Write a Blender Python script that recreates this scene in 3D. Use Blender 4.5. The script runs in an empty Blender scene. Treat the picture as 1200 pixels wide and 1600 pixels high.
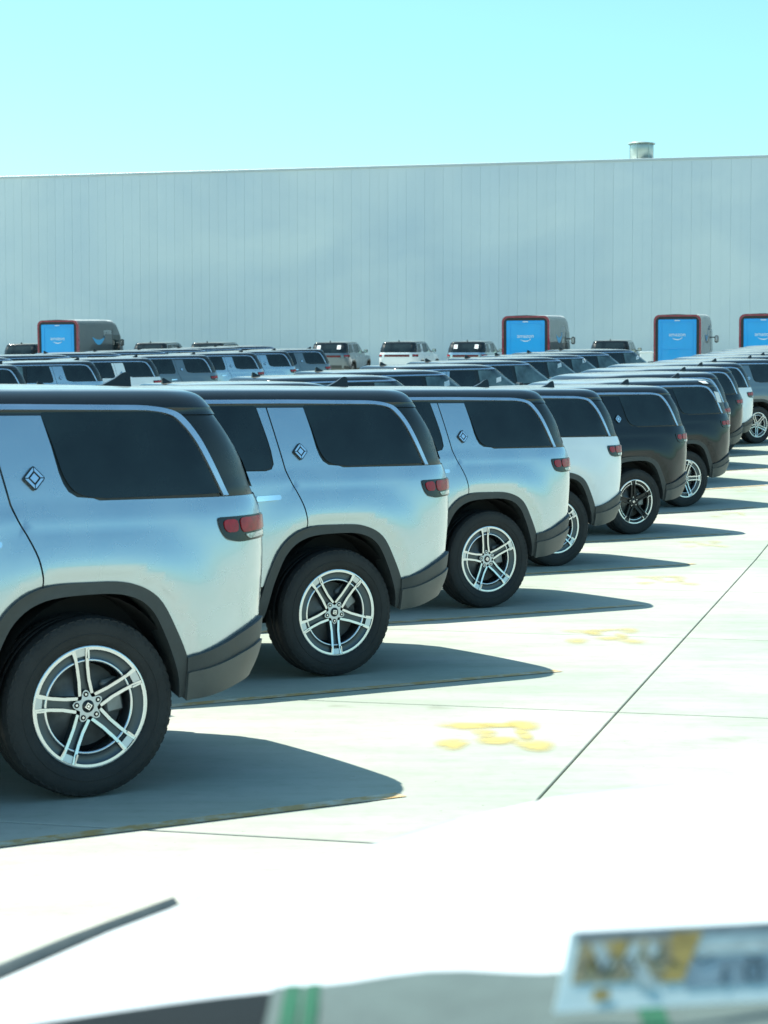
import bpy, math, random
from mathutils import Vector, Matrix
from mathutils.geometry import delaunay_2d_cdt
random.seed(7)
R = math.radians
scene = bpy.context.scene
COL = scene.collection

# ------------------------------------------------------------------ camera
H_CAM = 1.88
cam_d = bpy.data.cameras.new('camera')
cam_d.sensor_fit = 'HORIZONTAL'; cam_d.sensor_width = 36; cam_d.lens = 96.0
cam_d.clip_start = 0.05; cam_d.clip_end = 6000
cam_d.dof.use_dof = True; cam_d.dof.focus_distance = 15.0; cam_d.dof.aperture_fstop = 10
cam = bpy.data.objects.new('camera', cam_d); COL.objects.link(cam)
cam.location = (0, 0, H_CAM)
cam.rotation_euler = (R(90) - math.atan(192 / 3200), 0, 0)
scene.camera = cam

# ------------------------------------------------------------------ sky + sun
SUN = Vector((-.515, .268, 1)).normalized()
SUN_EL = math.asin(SUN.z); SUN_AZ = math.atan2(SUN.x, SUN.y)
world = bpy.data.worlds.new('World'); scene.world = world; world.use_nodes = True
wn = world.node_tree; wn.nodes.clear()
wo = wn.nodes.new('ShaderNodeOutputWorld'); wb = wn.nodes.new('ShaderNodeBackground')
sky = wn.nodes.new('ShaderNodeTexSky'); sky.sky_type = 'NISHITA'; sky.sun_disc = False
sky.sun_elevation = SUN_EL; sky.sun_rotation = SUN_AZ
sky.air_density = 1.0; sky.dust_density = 1.2; sky.ozone_density = 1.0; sky.altitude = 0
tint = wn.nodes.new('ShaderNodeMix'); tint.data_type = 'RGBA'; tint.blend_type = 'MULTIPLY'
tint.inputs['Factor'].default_value = 1
tint.inputs['B'].default_value = (0.68, 1.08, 1.05, 1)
wn.links.new(sky.outputs[0], tint.inputs['A']); wn.links.new(tint.outputs['Result'], wb.inputs[0])
wb.inputs[1].default_value = 0.106
wn.links.new(wb.outputs[0], wo.inputs[0])
sd = bpy.data.lights.new('sun', 'SUN'); sd.energy = 4.5; sd.angle = R(0.53); sd.color = (1, .99, .89)
so = bpy.data.objects.new('sun', sd); COL.objects.link(so); so.location = (-20, 10, 40)
so.rotation_euler = (-SUN).to_track_quat('-Z', 'Y').to_euler()
vs = scene.view_settings
vs.view_transform = 'Standard'; vs.look = 'None'; vs.gamma = 1; vs.use_curve_mapping = False
vs.exposure = 1.0
scene.render.engine = 'CYCLES'

# ------------------------------------------------------------------ frame of the lot: d runs along the rows, c across them
TH = R(14.4); SN, CS = math.sin(TH), math.cos(TH)
def cd(c, d): return (c * CS + d * SN, d * CS - c * SN)
def to_cd(x, y): return (x * CS - y * SN, x * SN + y * CS)
J0, JP = 8.13, 3.68
def g_raw(d):
    t = min(d, 112) - 22
    if t <= 0: return 0.0
    return .033 * t * t / 20 if t < 10 else .033 * (t - 5)
def g(d):
    k = math.floor((d - J0) / JP); a = J0 + k * JP
    return g_raw(a) + (g_raw(a + JP) - g_raw(a)) * (d - a) / JP
def gxy(x, y): return g(to_cd(x, y)[1])

# ------------------------------------------------------------------ materials
MATS = {}
def mat(name, col, rough=.5, metal=0, coat=0, spec=.5, noise=0, nscale=5, bump=0, bscale=60, emit=None, coatr=.03, aniso=None):
    if name in MATS: return MATS[name]
    m = bpy.data.materials.new(name); m.use_nodes = True
    nt = m.node_tree; b = nt.nodes['Principled BSDF']
    b.inputs['Base Color'].default_value = (*col, 1)
    b.inputs['Roughness'].default_value = rough; b.inputs['Metallic'].default_value = metal
    b.inputs['Coat Weight'].default_value = coat; b.inputs['Coat Roughness'].default_value = coatr
    b.inputs['Specular IOR Level'].default_value = spec
    tc = None
    if noise or bump:
        tc = nt.nodes.new('ShaderNodeTexCoord')
    if noise:
        n = nt.nodes.new('ShaderNodeTexNoise'); n.inputs['Scale'].default_value = nscale; n.inputs['Detail'].default_value = 6
        nt.links.new(tc.outputs['Object'], n.inputs['Vector'])
        r = nt.nodes.new('ShaderNodeMapRange'); r.inputs['From Min'].default_value = .3; r.inputs['From Max'].default_value = .7
        r.inputs['To Min'].default_value = 1 - noise; r.inputs['To Max'].default_value = 1 + noise
        nt.links.new(n.outputs[0], r.inputs['Value'])
        h = nt.nodes.new('ShaderNodeHueSaturation'); h.inputs['Color'].default_value = (*col, 1)
        nt.links.new(r.outputs[0], h.inputs['Value']); nt.links.new(h.outputs[0], b.inputs['Base Color'])
        r2 = nt.nodes.new('ShaderNodeMapRange'); r2.inputs['To Min'].default_value = max(0, rough - .12 * (rough > .2)); r2.inputs['To Max'].default_value = min(1, rough + .12 * (rough > .2) + .02)
        nt.links.new(n.outputs[0], r2.inputs['Value']); nt.links.new(r2.outputs[0], b.inputs['Roughness'])
    if bump:
        n = nt.nodes.new('ShaderNodeTexNoise'); n.inputs['Scale'].default_value = bscale; n.inputs['Detail'].default_value = 4
        nt.links.new(tc.outputs['Object'], n.inputs['Vector'])
        bp = nt.nodes.new('ShaderNodeBump'); bp.inputs['Strength'].default_value = bump; bp.inputs['Distance'].default_value = .01
        nt.links.new(n.outputs[0], bp.inputs['Height']); nt.links.new(bp.outputs[0], b.inputs['Normal'])
    if emit:
        b.inputs['Emission Color'].default_value = (*col, 1); b.inputs['Emission Strength'].default_value = emit
    MATS[name] = m
    return m

PAINT = {
 'silver': mat('paint_silver', (.49, .565, .60), .26, .88, 1.0, noise=.03, nscale=3),
 'white': mat('paint_white', (.82, .86, .85), .4, 0, 1.0, noise=.03, nscale=3),
 'black': mat('paint_black', (.006, .010, .013), .4, 0, .8, spec=.1, noise=.1, nscale=3),
 'grey': mat('paint_grey', (.16, .20, .22), .35, .6, 1.0, noise=.03, nscale=3),
 'blue': mat('paint_blue', (.14, .24, .36), .35, .5, 1.0, noise=.03, nscale=3),
 'green': mat('paint_green', (.05, .075, .07), .35, .4, 1.0, noise=.03, nscale=3),
}
M_BLACK = mat('gloss_black', (.013, .017, .017), .3, 0, 0, noise=.1, nscale=8)
M_ROOF = mat('roof_black', (.010, .013, .014), .13, 0, 0, spec=.6, noise=.1, nscale=8)
def paint_top_shine(m, shine, amt):  # whitens upward faces: bright roof highlights painted into the base colour
    nt = m.node_tree; L = nt.links; b = nt.nodes['Principled BSDF']
    src = b.inputs['Base Color'].links[0].from_socket
    tc = nt.nodes.new('ShaderNodeTexCoord'); sx = nt.nodes.new('ShaderNodeSeparateXYZ'); L.new(tc.outputs['Normal'], sx.inputs[0])
    mr = nt.nodes.new('ShaderNodeMapRange'); mr.inputs['From Min'].default_value = .955; mr.inputs['From Max'].default_value = .998; mr.inputs['To Max'].default_value = amt
    L.new(sx.outputs['Z'], mr.inputs['Value'])
    n = nt.nodes.new('ShaderNodeTexNoise'); n.inputs['Scale'].default_value = 4; n.inputs['Detail'].default_value = 6; L.new(tc.outputs['Object'], n.inputs['Vector'])
    m2 = nt.nodes.new('ShaderNodeMapRange'); m2.inputs['From Min'].default_value = .3; m2.inputs['From Max'].default_value = .7; m2.inputs['To Min'].default_value = .7; L.new(n.outputs[0], m2.inputs['Value'])
    mu = nt.nodes.new('ShaderNodeMath'); mu.operation = 'MULTIPLY'; L.new(mr.outputs[0], mu.inputs[0]); L.new(m2.outputs[0], mu.inputs[1])
    mx = nt.nodes.new('ShaderNodeMix'); mx.data_type = 'RGBA'; L.new(mu.outputs[0], mx.inputs['Factor']); L.new(src, mx.inputs['A']); mx.inputs['B'].default_value = (*shine, 1)
    L.new(mx.outputs['Result'], b.inputs['Base Color'])
paint_top_shine(M_ROOF, (.34, .36, .33), .9)
M_GLASS = mat('tinted_glass', (.011, .019, .020), .05, 0, 0, spec=.55, noise=.6, nscale=2.2)  # strong base noise stands in for faint uneven reflections
M_FGLASS = mat('clear_glass', (.09, .14, .14), .05, 0, 0, spec=.9, noise=.7, nscale=3)
M_WS = mat('windshield_glass', (.08, .125, .13), .06, 0, 0, spec=1.0, noise=.6, nscale=2.2)
M_CLAD = mat('cladding_plastic', (.050, .056, .054), .55, noise=.15, nscale=14, bump=.15, bscale=300)
M_BUMP = mat('bumper_bounce', (.095, .098, .088), .5, noise=.12, nscale=9, bump=.1, bscale=300)  # paler than the cladding: light bounced off the ground put into the colour
M_UNDER = mat('underbody_dark', (.012, .013, .013), .85, noise=.3, nscale=6)
M_TRIM = mat('satin_trim', (.62, .68, .74), .28, .9, noise=.05, nscale=6)
M_TYRE = mat('tyre_rubber', (.023, .024, .023), .75, noise=.35, nscale=7, bump=.3, bscale=120)
M_RIM = mat('rim_machined', (.72, .75, .76), .22, .95, noise=.04, nscale=10)
M_RIMD = mat('rim_gunmetal', (.09, .11, .12), .4, .8, noise=.1, nscale=10)
M_RIMS = mat('rim_satin', (.55, .60, .63), .35, .9, noise=.06, nscale=10)
M_RIMB = mat('rim_black', (.018, .02, .02), .35, .2, noise=.1, nscale=10)
M_DISC = mat('brake_disc', (.30, .31, .30), .5, .6, noise=.2, nscale=20)
M_RED = mat('lamp_red', (.33, .007, .014), .15, 0, 0, noise=.25, nscale=30)
M_LAMPB = mat('lamp_housing', (.018, .02, .02), .12, 0, 0)
M_CLEAR = mat('lamp_clear', (.42, .44, .44), .08, .3, 1.0, noise=.5, nscale=60)
M_CHROME = mat('chrome', (.85, .88, .9), .12, 1.0)
M_PAPER = mat('paper', (.78, .80, .78), .7, noise=.05, nscale=40)
M_LAMP = mat('head_lamp', (.8, .82, .82), .15, 0, 1.0)

def link(o, parent=None):
    COL.objects.link(o)
    if parent: o.parent = parent
    return o
def mk(name, verts, faces, mats, parent=None, idx=None, smooth=False, sm=None):
    me = bpy.data.meshes.new(name); me.from_pydata([tuple(v) for v in verts], [], faces)
    if not isinstance(mats, (list, tuple)): mats = [mats]
    for m in mats: me.materials.append(m)
    if idx: me.polygons.foreach_set('material_index', idx)
    if smooth or sm:
        me.polygons.foreach_set('use_smooth', sm if sm else [True] * len(faces))
    me.update()
    return link(bpy.data.objects.new(name, me), parent)
def tag(o, label=None, cat=None, group=None, kind=None):
    if label: o['label'] = label
    if cat: o['category'] = cat
    if group: o['group'] = group
    if kind: o['kind'] = kind
    return o
def empty(name): return link(bpy.data.objects.new(name, None))

class B:
    """collects geometry for ONE mesh"""
    def __init__(s): s.v = []; s.f = []; s.i = []; s.s = []; s.nn = {}
    def add(s, v, f, mi=0, sm=False):
        o = len(s.v); s.v += [tuple(p) for p in v]
        for a in f:
            s.f.append(tuple(o + k for k in a)); s.i.append(mi); s.s.append(sm)
    def box(s, x0, x1, y0, y1, z0, z1, mi=0, bev=0):
        if bev <= 0:
            v = [(x, y, z) for x in (x0, x1) for y in (y0, y1) for z in (z0, z1)]
            s.add(v, [(0, 1, 3, 2), (4, 6, 7, 5), (0, 4, 5, 1), (2, 3, 7, 6), (0, 2, 6, 4), (1, 5, 7, 3)], mi)
        else:
            b = bev
            rings = []
            for z, q in ((z0, b), (z0 + b, 0), (z1 - b, 0), (z1, b)):
                rings.append([(x0 + b, y0 + q, z), (x1 - b, y0 + q, z), (x1 - q, y0 + b, z), (x1 - q, y1 - b, z),
                              (x1 - b, y1 - q, z), (x0 + b, y1 - q, z), (x0 + q, y1 - b, z), (x0 + q, y0 + b, z)])
            v = [p for r in rings for p in r]; f = [tuple(range(7, -1, -1)), tuple(range(24, 32))]
            for r in range(3):
                for k in range(8): f.append((r * 8 + k, r * 8 + (k + 1) % 8, r * 8 + 8 + (k + 1) % 8, r * 8 + 8 + k))
            s.add(v, f, mi)
    def grid(s, rows, mi=0, sm=True, flip=False, closed=False):
        n = len(rows[0]); v = [p for r in rows for p in r]; f = []
        for a in range(len(rows) - 1):
            for b in range(n if closed else n - 1):
                b2 = (b + 1) % n
                q = (a * n + b, a * n + b2, a * n + n + b2, a * n + n + b)
                f.append(q[::-1] if flip else q)
        s.add(v, f, mi, sm)
    def tube(s, pts, r, n=6, mi=0):
        rows = []
        for k, p in enumerate(pts):
            p = Vector(p); q = Vector(pts[min(k + 1, len(pts) - 1)]) - Vector(pts[max(k - 1, 0)])
            q.normalize(); a = q.orthogonal().normalized() if k == 0 else (a - q * a.dot(q)).normalized(); b = q.cross(a)
            rr = r[k] if isinstance(r, (list, tuple)) else r
            rows.append([p + (a * math.cos(t) + b * math.sin(t)) * rr for t in [2 * math.pi * j / n for j in range(n)]])
        s.grid(rows, mi, True, closed=True)
        s.add(rows[0], [tuple(range(n))], mi); s.add(rows[-1], [tuple(range(n))[::-1]], mi)
    def lathe(s, prof, n, mi=0, sm=True, a0=0, a1=2 * math.pi):
        """profile of (r, y) spun round the y axis"""
        full = abs(a1 - a0 - 2 * math.pi) < 1e-6
        m = n if full else n + 1
        rows = []
        for r, y in prof:
            rows.append([(r * math.cos(a0 + (a1 - a0) * k / n), y, r * math.sin(a0 + (a1 - a0) * k / n)) for k in range(m)])
        s.grid(rows, mi, sm, closed=full)
    def make(s, name, mats, parent=None):
        o = mk(name, s.v, s.f, mats, parent, s.i, sm=s.s)
        if s.nn:
            o.data.normals_split_custom_set_from_vertices([s.nn.get(k, (0, 0, 0)) for k in range(len(s.v))])
        return o

def interp(tab, x):
    if x <= tab[0][0]: return tab[0][1]
    for i in range(len(tab) - 1):
        if x <= tab[i + 1][0]:
            x0, y0 = tab[i]; x1, y1 = tab[i + 1]
            m0 = (y1 - tab[i - 1][1]) / (x1 - tab[i - 1][0]) if i > 0 else (y1 - y0) / (x1 - x0)
            m1 = (tab[i + 2][1] - y0) / (tab[i + 2][0] - x0) if i + 2 < len(tab) else (y1 - y0) / (x1 - x0)
            h = x1 - x0; t = (x - x0) / h
            return (2*t**3-3*t*t+1)*y0 + (t**3-2*t*t+t)*h*m0 + (-2*t**3+3*t*t)*y1 + (t**3-t*t)*h*m1
    return tab[-1][1]
def spline(pts, n=5):
    out = []
    for i in range(len(pts) - 1):
        p0 = pts[max(i - 1, 0)]; p1 = pts[i]; p2 = pts[i + 1]; p3 = pts[min(i + 2, len(pts) - 1)]
        for k in range(n):
            t = k / n
            out.append(tuple(.5 * (2*p1[j] + (p2[j]-p0[j])*t + (2*p0[j]-5*p1[j]+4*p2[j]-p3[j])*t*t + (3*p1[j]-p0[j]-3*p2[j]+p3[j])*t**3) for j in range(2)))
    out.append(pts[-1]); return out
def rpoly(pts, n=5):
    """polygon with rounded corners: each point (x, z, radius)"""
    out = []; N = len(pts)
    for i in range(N):
        p = Vector(pts[i][:2]); r = pts[i][2] if len(pts[i]) > 2 else 0
        if r <= 0: out.append(tuple(p)); continue
        a = Vector(pts[i - 1][:2]) - p; b = Vector(pts[(i + 1) % N][:2]) - p
        ra = min(r, a.length * .48); rb = min(r, b.length * .48)
        s = p + a.normalized() * ra; e = p + b.normalized() * rb
        for k in range(n + 1):
            t = k / n; q = s * (1 - t) ** 2 + p * 2 * t * (1 - t) + e * t * t
            out.append(tuple(q))
    return out
def inside(p, poly):
    x, y = p; c = False; j = len(poly) - 1
    for i in range(len(poly)):
        if (poly[i][1] > y) != (poly[j][1] > y) and x < (poly[j][0]-poly[i][0])*(y-poly[i][1])/(poly[j][1]-poly[i][1])+poly[i][0]: c = not c
        j = i
    return c
def fill(poly, h=.05):
    pts = []
    N = len(poly)
    for i in range(N):
        a = Vector(poly[i]); b = Vector(poly[(i + 1) % N]); L = (b - a).length
        if L < 1e-5: continue
        k = max(1, math.ceil(L / h))
        for j in range(k): pts.append(a.lerp(b, j / k))
    nb = len(pts)
    xs = [p.x for p in pts]; ys = [p.y for p in pts]
    gx = math.floor(min(xs) / h)
    while gx * h < max(xs):
        gy = math.floor(min(ys) / h)
        while gy * h < max(ys):
            p = Vector((gx * h, gy * h))
            if inside(p, poly) and min((p - q).length_squared for q in pts[:nb]) > (.38 * h) ** 2: pts.append(p)
            gy += 1
        gx += 1
    e = [(i, (i + 1) % nb) for i in range(nb)]
    v, _, f, *_ = delaunay_2d_cdt(pts, e, [], 1, 1e-6)
    return v, f

# ------------------------------------------------------------------ the SUV body surface (rear axle at x=0, nose at +x, left side +y)
WZ = [(.38, .93), (.5, .962), (.65, .980), (.8, .990), (.95, .995), (1.03, .994), (1.1, .990), (1.2, .979), (1.29, .9645), (1.36, .946),
      (1.45, .925), (1.6, .885), (1.76, .838), (1.80, .823), (1.83, .80), (1.85, .775), (1.868, .735), (1.882, .66), (1.89, .5)]
ER = [(.38, .90), (.5, .96), (.62, 1.01), (.8, 1.035), (1.0, 1.05), (1.2, 1.055), (1.32, 1.045), (1.4, 1.01), (1.55, .935), (1.7, .825), (1.8, .755), (1.85, .72), (1.868, .69), (1.882, .64), (1.89, .55)]
def cornr(z, W, er):
    t = max(0, min(1, (z - 1.35) / .4)); t = t * t * (3 - 2 * t)
    return (.50 * (1 - t) + .25 * t) * (1 if z < 1.8 else er / .755), W * (.60 * (1 - t) + .78 * t)
EFL = [(.38, 3.80), (.6, 3.88), (.85, 3.92), (1.05, 3.90), (1.15, 3.82), (1.22, 3.6)]
EFU = [(1.15, 2.78), (1.3, 2.55), (1.5, 2.25), (1.7, 1.97), (1.8, 1.83), (1.85, 1.72), (1.868, 1.62), (1.882, 1.5), (1.89, 1.35)]
WB = 3.076
_wc = {}
def tab(T, z, key):
    k = (key, round(z, 4))
    if k not in _wc: _wc[k] = interp(T, z)
    return _wc[k]
def bulge(x, z):
    b = 0
    for ax in (0, WB):
        dx = abs(x - ax)
        if dx > .9 or z > 1.25: continue
        r = ((dx / .50) ** 2.6 + (max(z - .42, 0) / .575) ** 2.6) ** (1 / 2.6)
        if 1 <= r < 1.13: t = (r - 1) / .13; b += t * t * (3 - 2 * t)
        elif 1.13 <= r < 1.6: t = (r - 1.13) / .47; b += 1 - t * t * (3 - 2 * t)
    return .020 * b
def surf(x, z, up=None):
    if up is None: up = z > 1.37
    W = tab(WZ, z, 'W'); er = tab(ER, z, 'R'); ef = tab(EFU, z, 'U') if up else tab(EFL, z, 'L')
    w = W + (bulge(x, z) if z < 1.3 else 0)
    ar, y0 = cornr(z, W, er)
    if x < -(er - ar):
        u = min(.99999, (-(er - ar) - x) / ar); w = y0 + (w - y0) * math.sqrt(1 - u * u)
    af = .35 if up else .6
    if x > ef - af:
        y0 = W * (.62 if up else .6); u = min(.99999, (x - ef + af) / af); w = y0 + (w - y0) * math.sqrt(1 - u * u)
    return w
def P(x, z, off=0, side=1, up=None, want=False):
    y = surf(x, z, up); e = .006
    dx = (surf(x + e, z, up) - surf(x - e, z, up)) / (2 * e); dz = (surf(x, z + e, up) - surf(x, z - e, up)) / (2 * e)
    dx = max(-6, min(6, dx)); dz = max(-4, min(4, dz))
    n = Vector((-dx, 1, -dz)).normalized()
    p = Vector((x, y, z)) + n * off
    if want: return (p.x, p.y * side, p.z), (n.x, n.y * side, n.z)
    return (p.x, p.y * side, p.z)
def patch(b, poly, off=0, depth=.012, h=.05, side=1, mi=0, up=None, offf=None, rim_mi=None):
    """a panel cut to an outline and bent onto the body surface, with an edge turned inwards"""
    if side == 1 or True:
        v, f = fill(poly, h)
    VN = [P(p.x, p.y, off + (offf(p.x, p.y) if offf else 0), side, up, True) for p in v]
    V = [q[0] for q in VN]
    for k, q in enumerate(VN): b.nn[len(b.v) + k] = q[1]
    F = []
    for t in f:
        a, c, d = (Vector(V[k]) for k in t)
        nn = (c - a).cross(d - a)
        F.append(tuple(t) if nn.y * side > 0 else tuple(t)[::-1])
    b.add(V, F, mi, True)
    if depth > 0:
        cnt = {}
        for t in F:
            for k in range(3):
                e = (t[k], t[(k + 1) % 3]); cnt[tuple(sorted(e))] = cnt.get(tuple(sorted(e)), []) + [e]
        rv = []; rf = []
        for k, es in cnt.items():
            if len(es) == 1:
                i, j = es[0]; pi, pj = v[i], v[j]
                o = len(rv)
                rv += [V[i], V[j], P(pj.x, pj.y, off - depth, side, up), P(pi.x, pi.y, off - depth, side, up)]
                rf.append((o + 1, o, o + 3, o + 2))
        b.add(rv, rf, mi if rim_mi is None else rim_mi, False)

ARCH_O = spline([(.62, .42), (.545, .68), (.44, .88), (.27, .985), (0, 1.0), (-.19, .985), (-.325, .915), (-.42, .76), (-.495, .58), (-.50, .44)], 5)
ARCH_I = spline([(.555, .42), (.475, .66), (.385, .835), (.24, .925), (0, .945), (-.17, .93), (-.285, .865), (-.365, .73), (-.435, .55), (-.452, .43)], 5)
def shift(l, dx, sx=1): return [(sx * x + dx, z) for x, z in l]
SEAM_R = spline([(.455, 1.37), (.40, 1.40)][:1] + [(.375, 1.36), (.355, 1.32), (.30, 1.22), (.262, 1.12), (.245, 1.03), (.244, .992)], 4)[1:]

def build_parts(root, wheels='silver', detail=True):
    pm = PAINT['silver']
    # ---- painted body: quarter panels, fenders, hood, tail, all under one skin
    b = B()
    for s in (1, -1):
        rearx = [(-(tab(ER, z, 'R') - .041), z) for z in (.42, .5, .6, .7, .8, .9, 1.0, 1.1, 1.2, 1.3, 1.368)]
        q = [(-.06, 1.369), (-.03, 1.3795), (.05, 1.387), (.09, 1.412), (.112, 1.45), (.128, 1.50), (.150, 1.62), (.185, 1.771), (.452, 1.768), (.412, 1.57), (.388, 1.45)] + spline([(.370, 1.36), (.342, 1.29), (.30, 1.21), (.262, 1.12), (.245, 1.03), (.244, .992)], 4)
        q += [p for p in ARCH_O if p[0] < .24 and p[1] > .60] + [(-.49, .60)] + [p for p in rearx if p[1] >= .6]
        patch(b, q, 0, .02, .045, s)
        # fender ahead of the front door
        fa = [p for p in shift(ARCH_O, WB, -1)][::-1]
        fd = [(2.42, 1.2), (2.38, 1.0), (2.36, .8)]
        fen = fd + [(2.40, .60)] + [p for p in shift(ARCH_O, WB) if p[1] > .6][::-1] + [(3.86 if s else 0, .62), (3.85, .8), (3.84, 1.0), (3.78, 1.13), (3.6, 1.19)]
        patch(b, fen, 0, .02, .07, s, up=False)
        # lower sill paint under doors handled by the doors
    # dark inner skin so the joints between panels read dark
    for s in (1, -1):
        inner = [(2.5, .60), (2.5, 1.26), (.1, 1.26), (.1, 1.02), (.3, 1.0), (.46, .90), (.58, .7), (.62, .60)]
        patch(b, inner, -.03, 0, .07, s, 1, up=False)
    # tail
    def rear_x(y, z, off=0):
        er = tab(ER, z, 'R'); W = tab(WZ, z, 'W'); ar, y0 = cornr(z, W, er); ay = abs(y)
        if ay <= y0: return -er - .02 * (1 - (ay / y0) ** 2) - off
        u = min(1, (ay - y0) / (W - y0)); return -(er - ar) - ar * math.sqrt(1 - u * u) - off
    def rear_grid(bb, z0, z1, nz, ymax, mi, off=0, ny=22, f=None):
        rows = []
        for i in range(nz + 1):
            z = z0 + (z1 - z0) * i / nz
            if f: ym = f(z)
            else:
                W = tab(WZ, z, 'W'); a_, y0 = cornr(z, W, tab(ER, z, 'R')); ym = y0 + (W - y0) * math.sqrt(1 - (1 - .041 / a_) ** 2) if ymax is None else ymax
            rows.append([(rear_x(ym * (2 * j / ny - 1), z, off), ym * (2 * j / ny - 1), z) for j in range(ny + 1)])
        bb.grid(rows, mi, True)
    rear_grid(b, .62, 1.372, 12, None, 0)
    # hood + nose
    def nose_x(y, z):
        ef = tab(EFL, z, 'L'); return ef - .25 * abs(y / .97) ** 3
    b.grid([[(nose_x(.93 * (2 * j / 16 - 1), z) - (.02 if abs(j-8)==8 else 0), .93 * (2 * j / 16 - 1), z) for j in range(17)] for z in (.6, .7, .8, .9, 1.0, 1.08, 1.14, 1.18)], 0, True, flip=True)
    hood = []
    for x in (2.35, 2.6, 2.85, 3.1, 3.35, 3.6, 3.76):
        zt = interp([(2.35, 1.25), (2.85, 1.235), (3.4, 1.215), (3.76, 1.165)], x)
        row = []
        for j in range(17):
            t = 2 * j / 16 - 1
            y = .975 * t * (1 if x < 3.3 else 1 - .04 * ((x - 3.3) / .46)); row.append((x, y, zt + .03 * (1 - t * t) - .05 * abs(t) ** 8))
        hood.append(row)
    b.grid(hood, 0, True, flip=True)
    body = b.make('body', [pm, M_UNDER], root)
    # underbody + wheel wells
    b = B()
    b.box(-.42, 3.75, -.62, .62, .34, .62); b.box(-.90, -.42, -.62, .62, .52, .66)
    b.box(.62, 2.46, -.90, .90, .33, .60)
    b.box(-.95, 3.7, -.70, .70, .62, 1.2)
    for ax in (0, WB):
        for s in (1, -1):
            prof = [(.50, .60 * s), (.50, .935 * s)]
            b.lathe(prof, 18, 0, True, R(4), R(176)); 
            n = len(b.v)
            for k in range(n - 38, n):
                v = b.v[k]; b.v[k] = (v[0] * (.93 if v[2] > 0 else 1) + ax, v[1], v[2] * 1.04 + .42)
    b.make('underbody', M_UNDER, root)
    # ---- doors
    for s in (1, -1):
        b = B()
        dr = [(1.22, .62), (1.22, 1.362), (.52, 1.356), (.475, 1.367), (.455, 1.40), (.462, 1.48), (.478, 1.56), (.530, 1.768), (.462, 1.768), (.422, 1.57), (.398, 1.45)] + spline([(.380, 1.36), (.351, 1.29), (.309, 1.21), (.271, 1.12), (.253, 1.03), (.252, .991)], 4)
        dr += [p for p in ARCH_O if p[0] > .26 and p[1] > .62][::-1] + [(.575, .62)]
        patch(b, dr, 0, .02, .06, s, up=False)
        d = b.make('door', pm, root)
        # handle
        hb = B(); x0, x1, z = .44, .62, 1.185
        patch(hb, rpoly([(x0, z - .016, .02), (x1, z - .022, .014), (x1, z + .012, .014), (x0, z + .016, .02)]), .028, .02, .03, s, up=False)
        hb.make('handle', M_CHROME, d)
        b = B()
        patch(b, [(1.23, .62), (2.34, .62), (2.35, .8), (2.37, 1.0), (2.41, 1.2), (2.36, 1.30), (2.36, 1.368), (1.23, 1.368)], 0, .02, .09, s, up=False)
        d = b.make('door', pm, root)
        hb = B(); patch(hb, rpoly([(1.32, z - .02, .02), (1.50, z - .022, .014), (1.50, z + .012, .014), (1.32, z + .016, .02)]), .028, .02, .04, s, up=False)
        hb.make('handle', M_CHROME, d)
    # ---- cladding round the wheels and sills
    for s in (1, -1):
        for k, ax in enumerate((0, WB)):
            b = B()
            o = ARCH_O; i_ = ARCH_I
            if k: o = shift(o, WB); i_ = shift(i_, WB)
            patch(b, o + i_[::-1], .012, .16, .035, s, up=False, offf=lambda x, z: 0)
            b.make('wheel_arch', M_CLAD, root)
        b = B()
        patch(b, [(.60, .345), (.64, .60), (2.38, .60), (2.43, .345)], .012, .06, .1, s, up=False)
        b.make('sill_cladding', M_CLAD, root)
    # ---- rear bumper: dark step and lower skirt, paler to stand in for ground bounce
    def bx(z): return -(tab(ER, z, 'R') - .041)
    TOPL = lambda x: interp([(-1.2, .80), (-1.0, .775), (-.84, .735), (-.67, .675), (-.48, .62)], x)
    MIDL = lambda x: interp([(-1.2, .69), (-1.0, .668), (-.84, .630), (-.67, .585), (-.48, .545)], x)
    BOTL = lambda x: interp([(-1.2, .52), (-1.0, .51), (-.84, .485), (-.67, .45), (-.46, .42)], x)
    xs = [-.48, -.55, -.62, -.70, -.78, -.85, -.91, -.95, -.975]
    bb = B(); bl = B()
    for s in (1, -1):
        patch(bb, [(x, TOPL(x)) for x in xs] + [(x, MIDL(x)) for x in xs[::-1]], .022, .03, .03, s, up=False)
        patch(bl, [(x, MIDL(x) + .006) for x in xs[:-1]] + [(-.965, MIDL(-.965)), (-.925, BOTL(-.925))] + [(x, BOTL(x)) for x in xs[::-1][3:]], .034, .05, .03, s, up=False)
    def rearband(bb, fa, fb, off, nz=4):
        rows = []
        for i in range(nz + 1):
            row = []
            for j in range(25):
                y = .66 * (2 * j / 24 - 1); xx = rear_x(y, .7)
                z = fa(xx) + (fb(xx) - fa(xx)) * i / nz
                row.append((rear_x(y, z, off), y, z))
            rows.append(row)
        bb.grid(rows, 0, True, flip=True)
    rearband(bb, TOPL, MIDL, .022); rearband(bl, MIDL, BOTL, .034)
    bp = bb.make('rear_bumper', M_CLAD, root)
    bl.make('bumper_skirt', M_BUMP, bp)
    # front bumper
    b = B(); b.box(3.5, 3.9, -.86, .86, .36, .62, 0, .05); b.make('front_bumper', M_CLAD, root)
    # ---- upper body: black base ring stack
    b = B()
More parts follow.
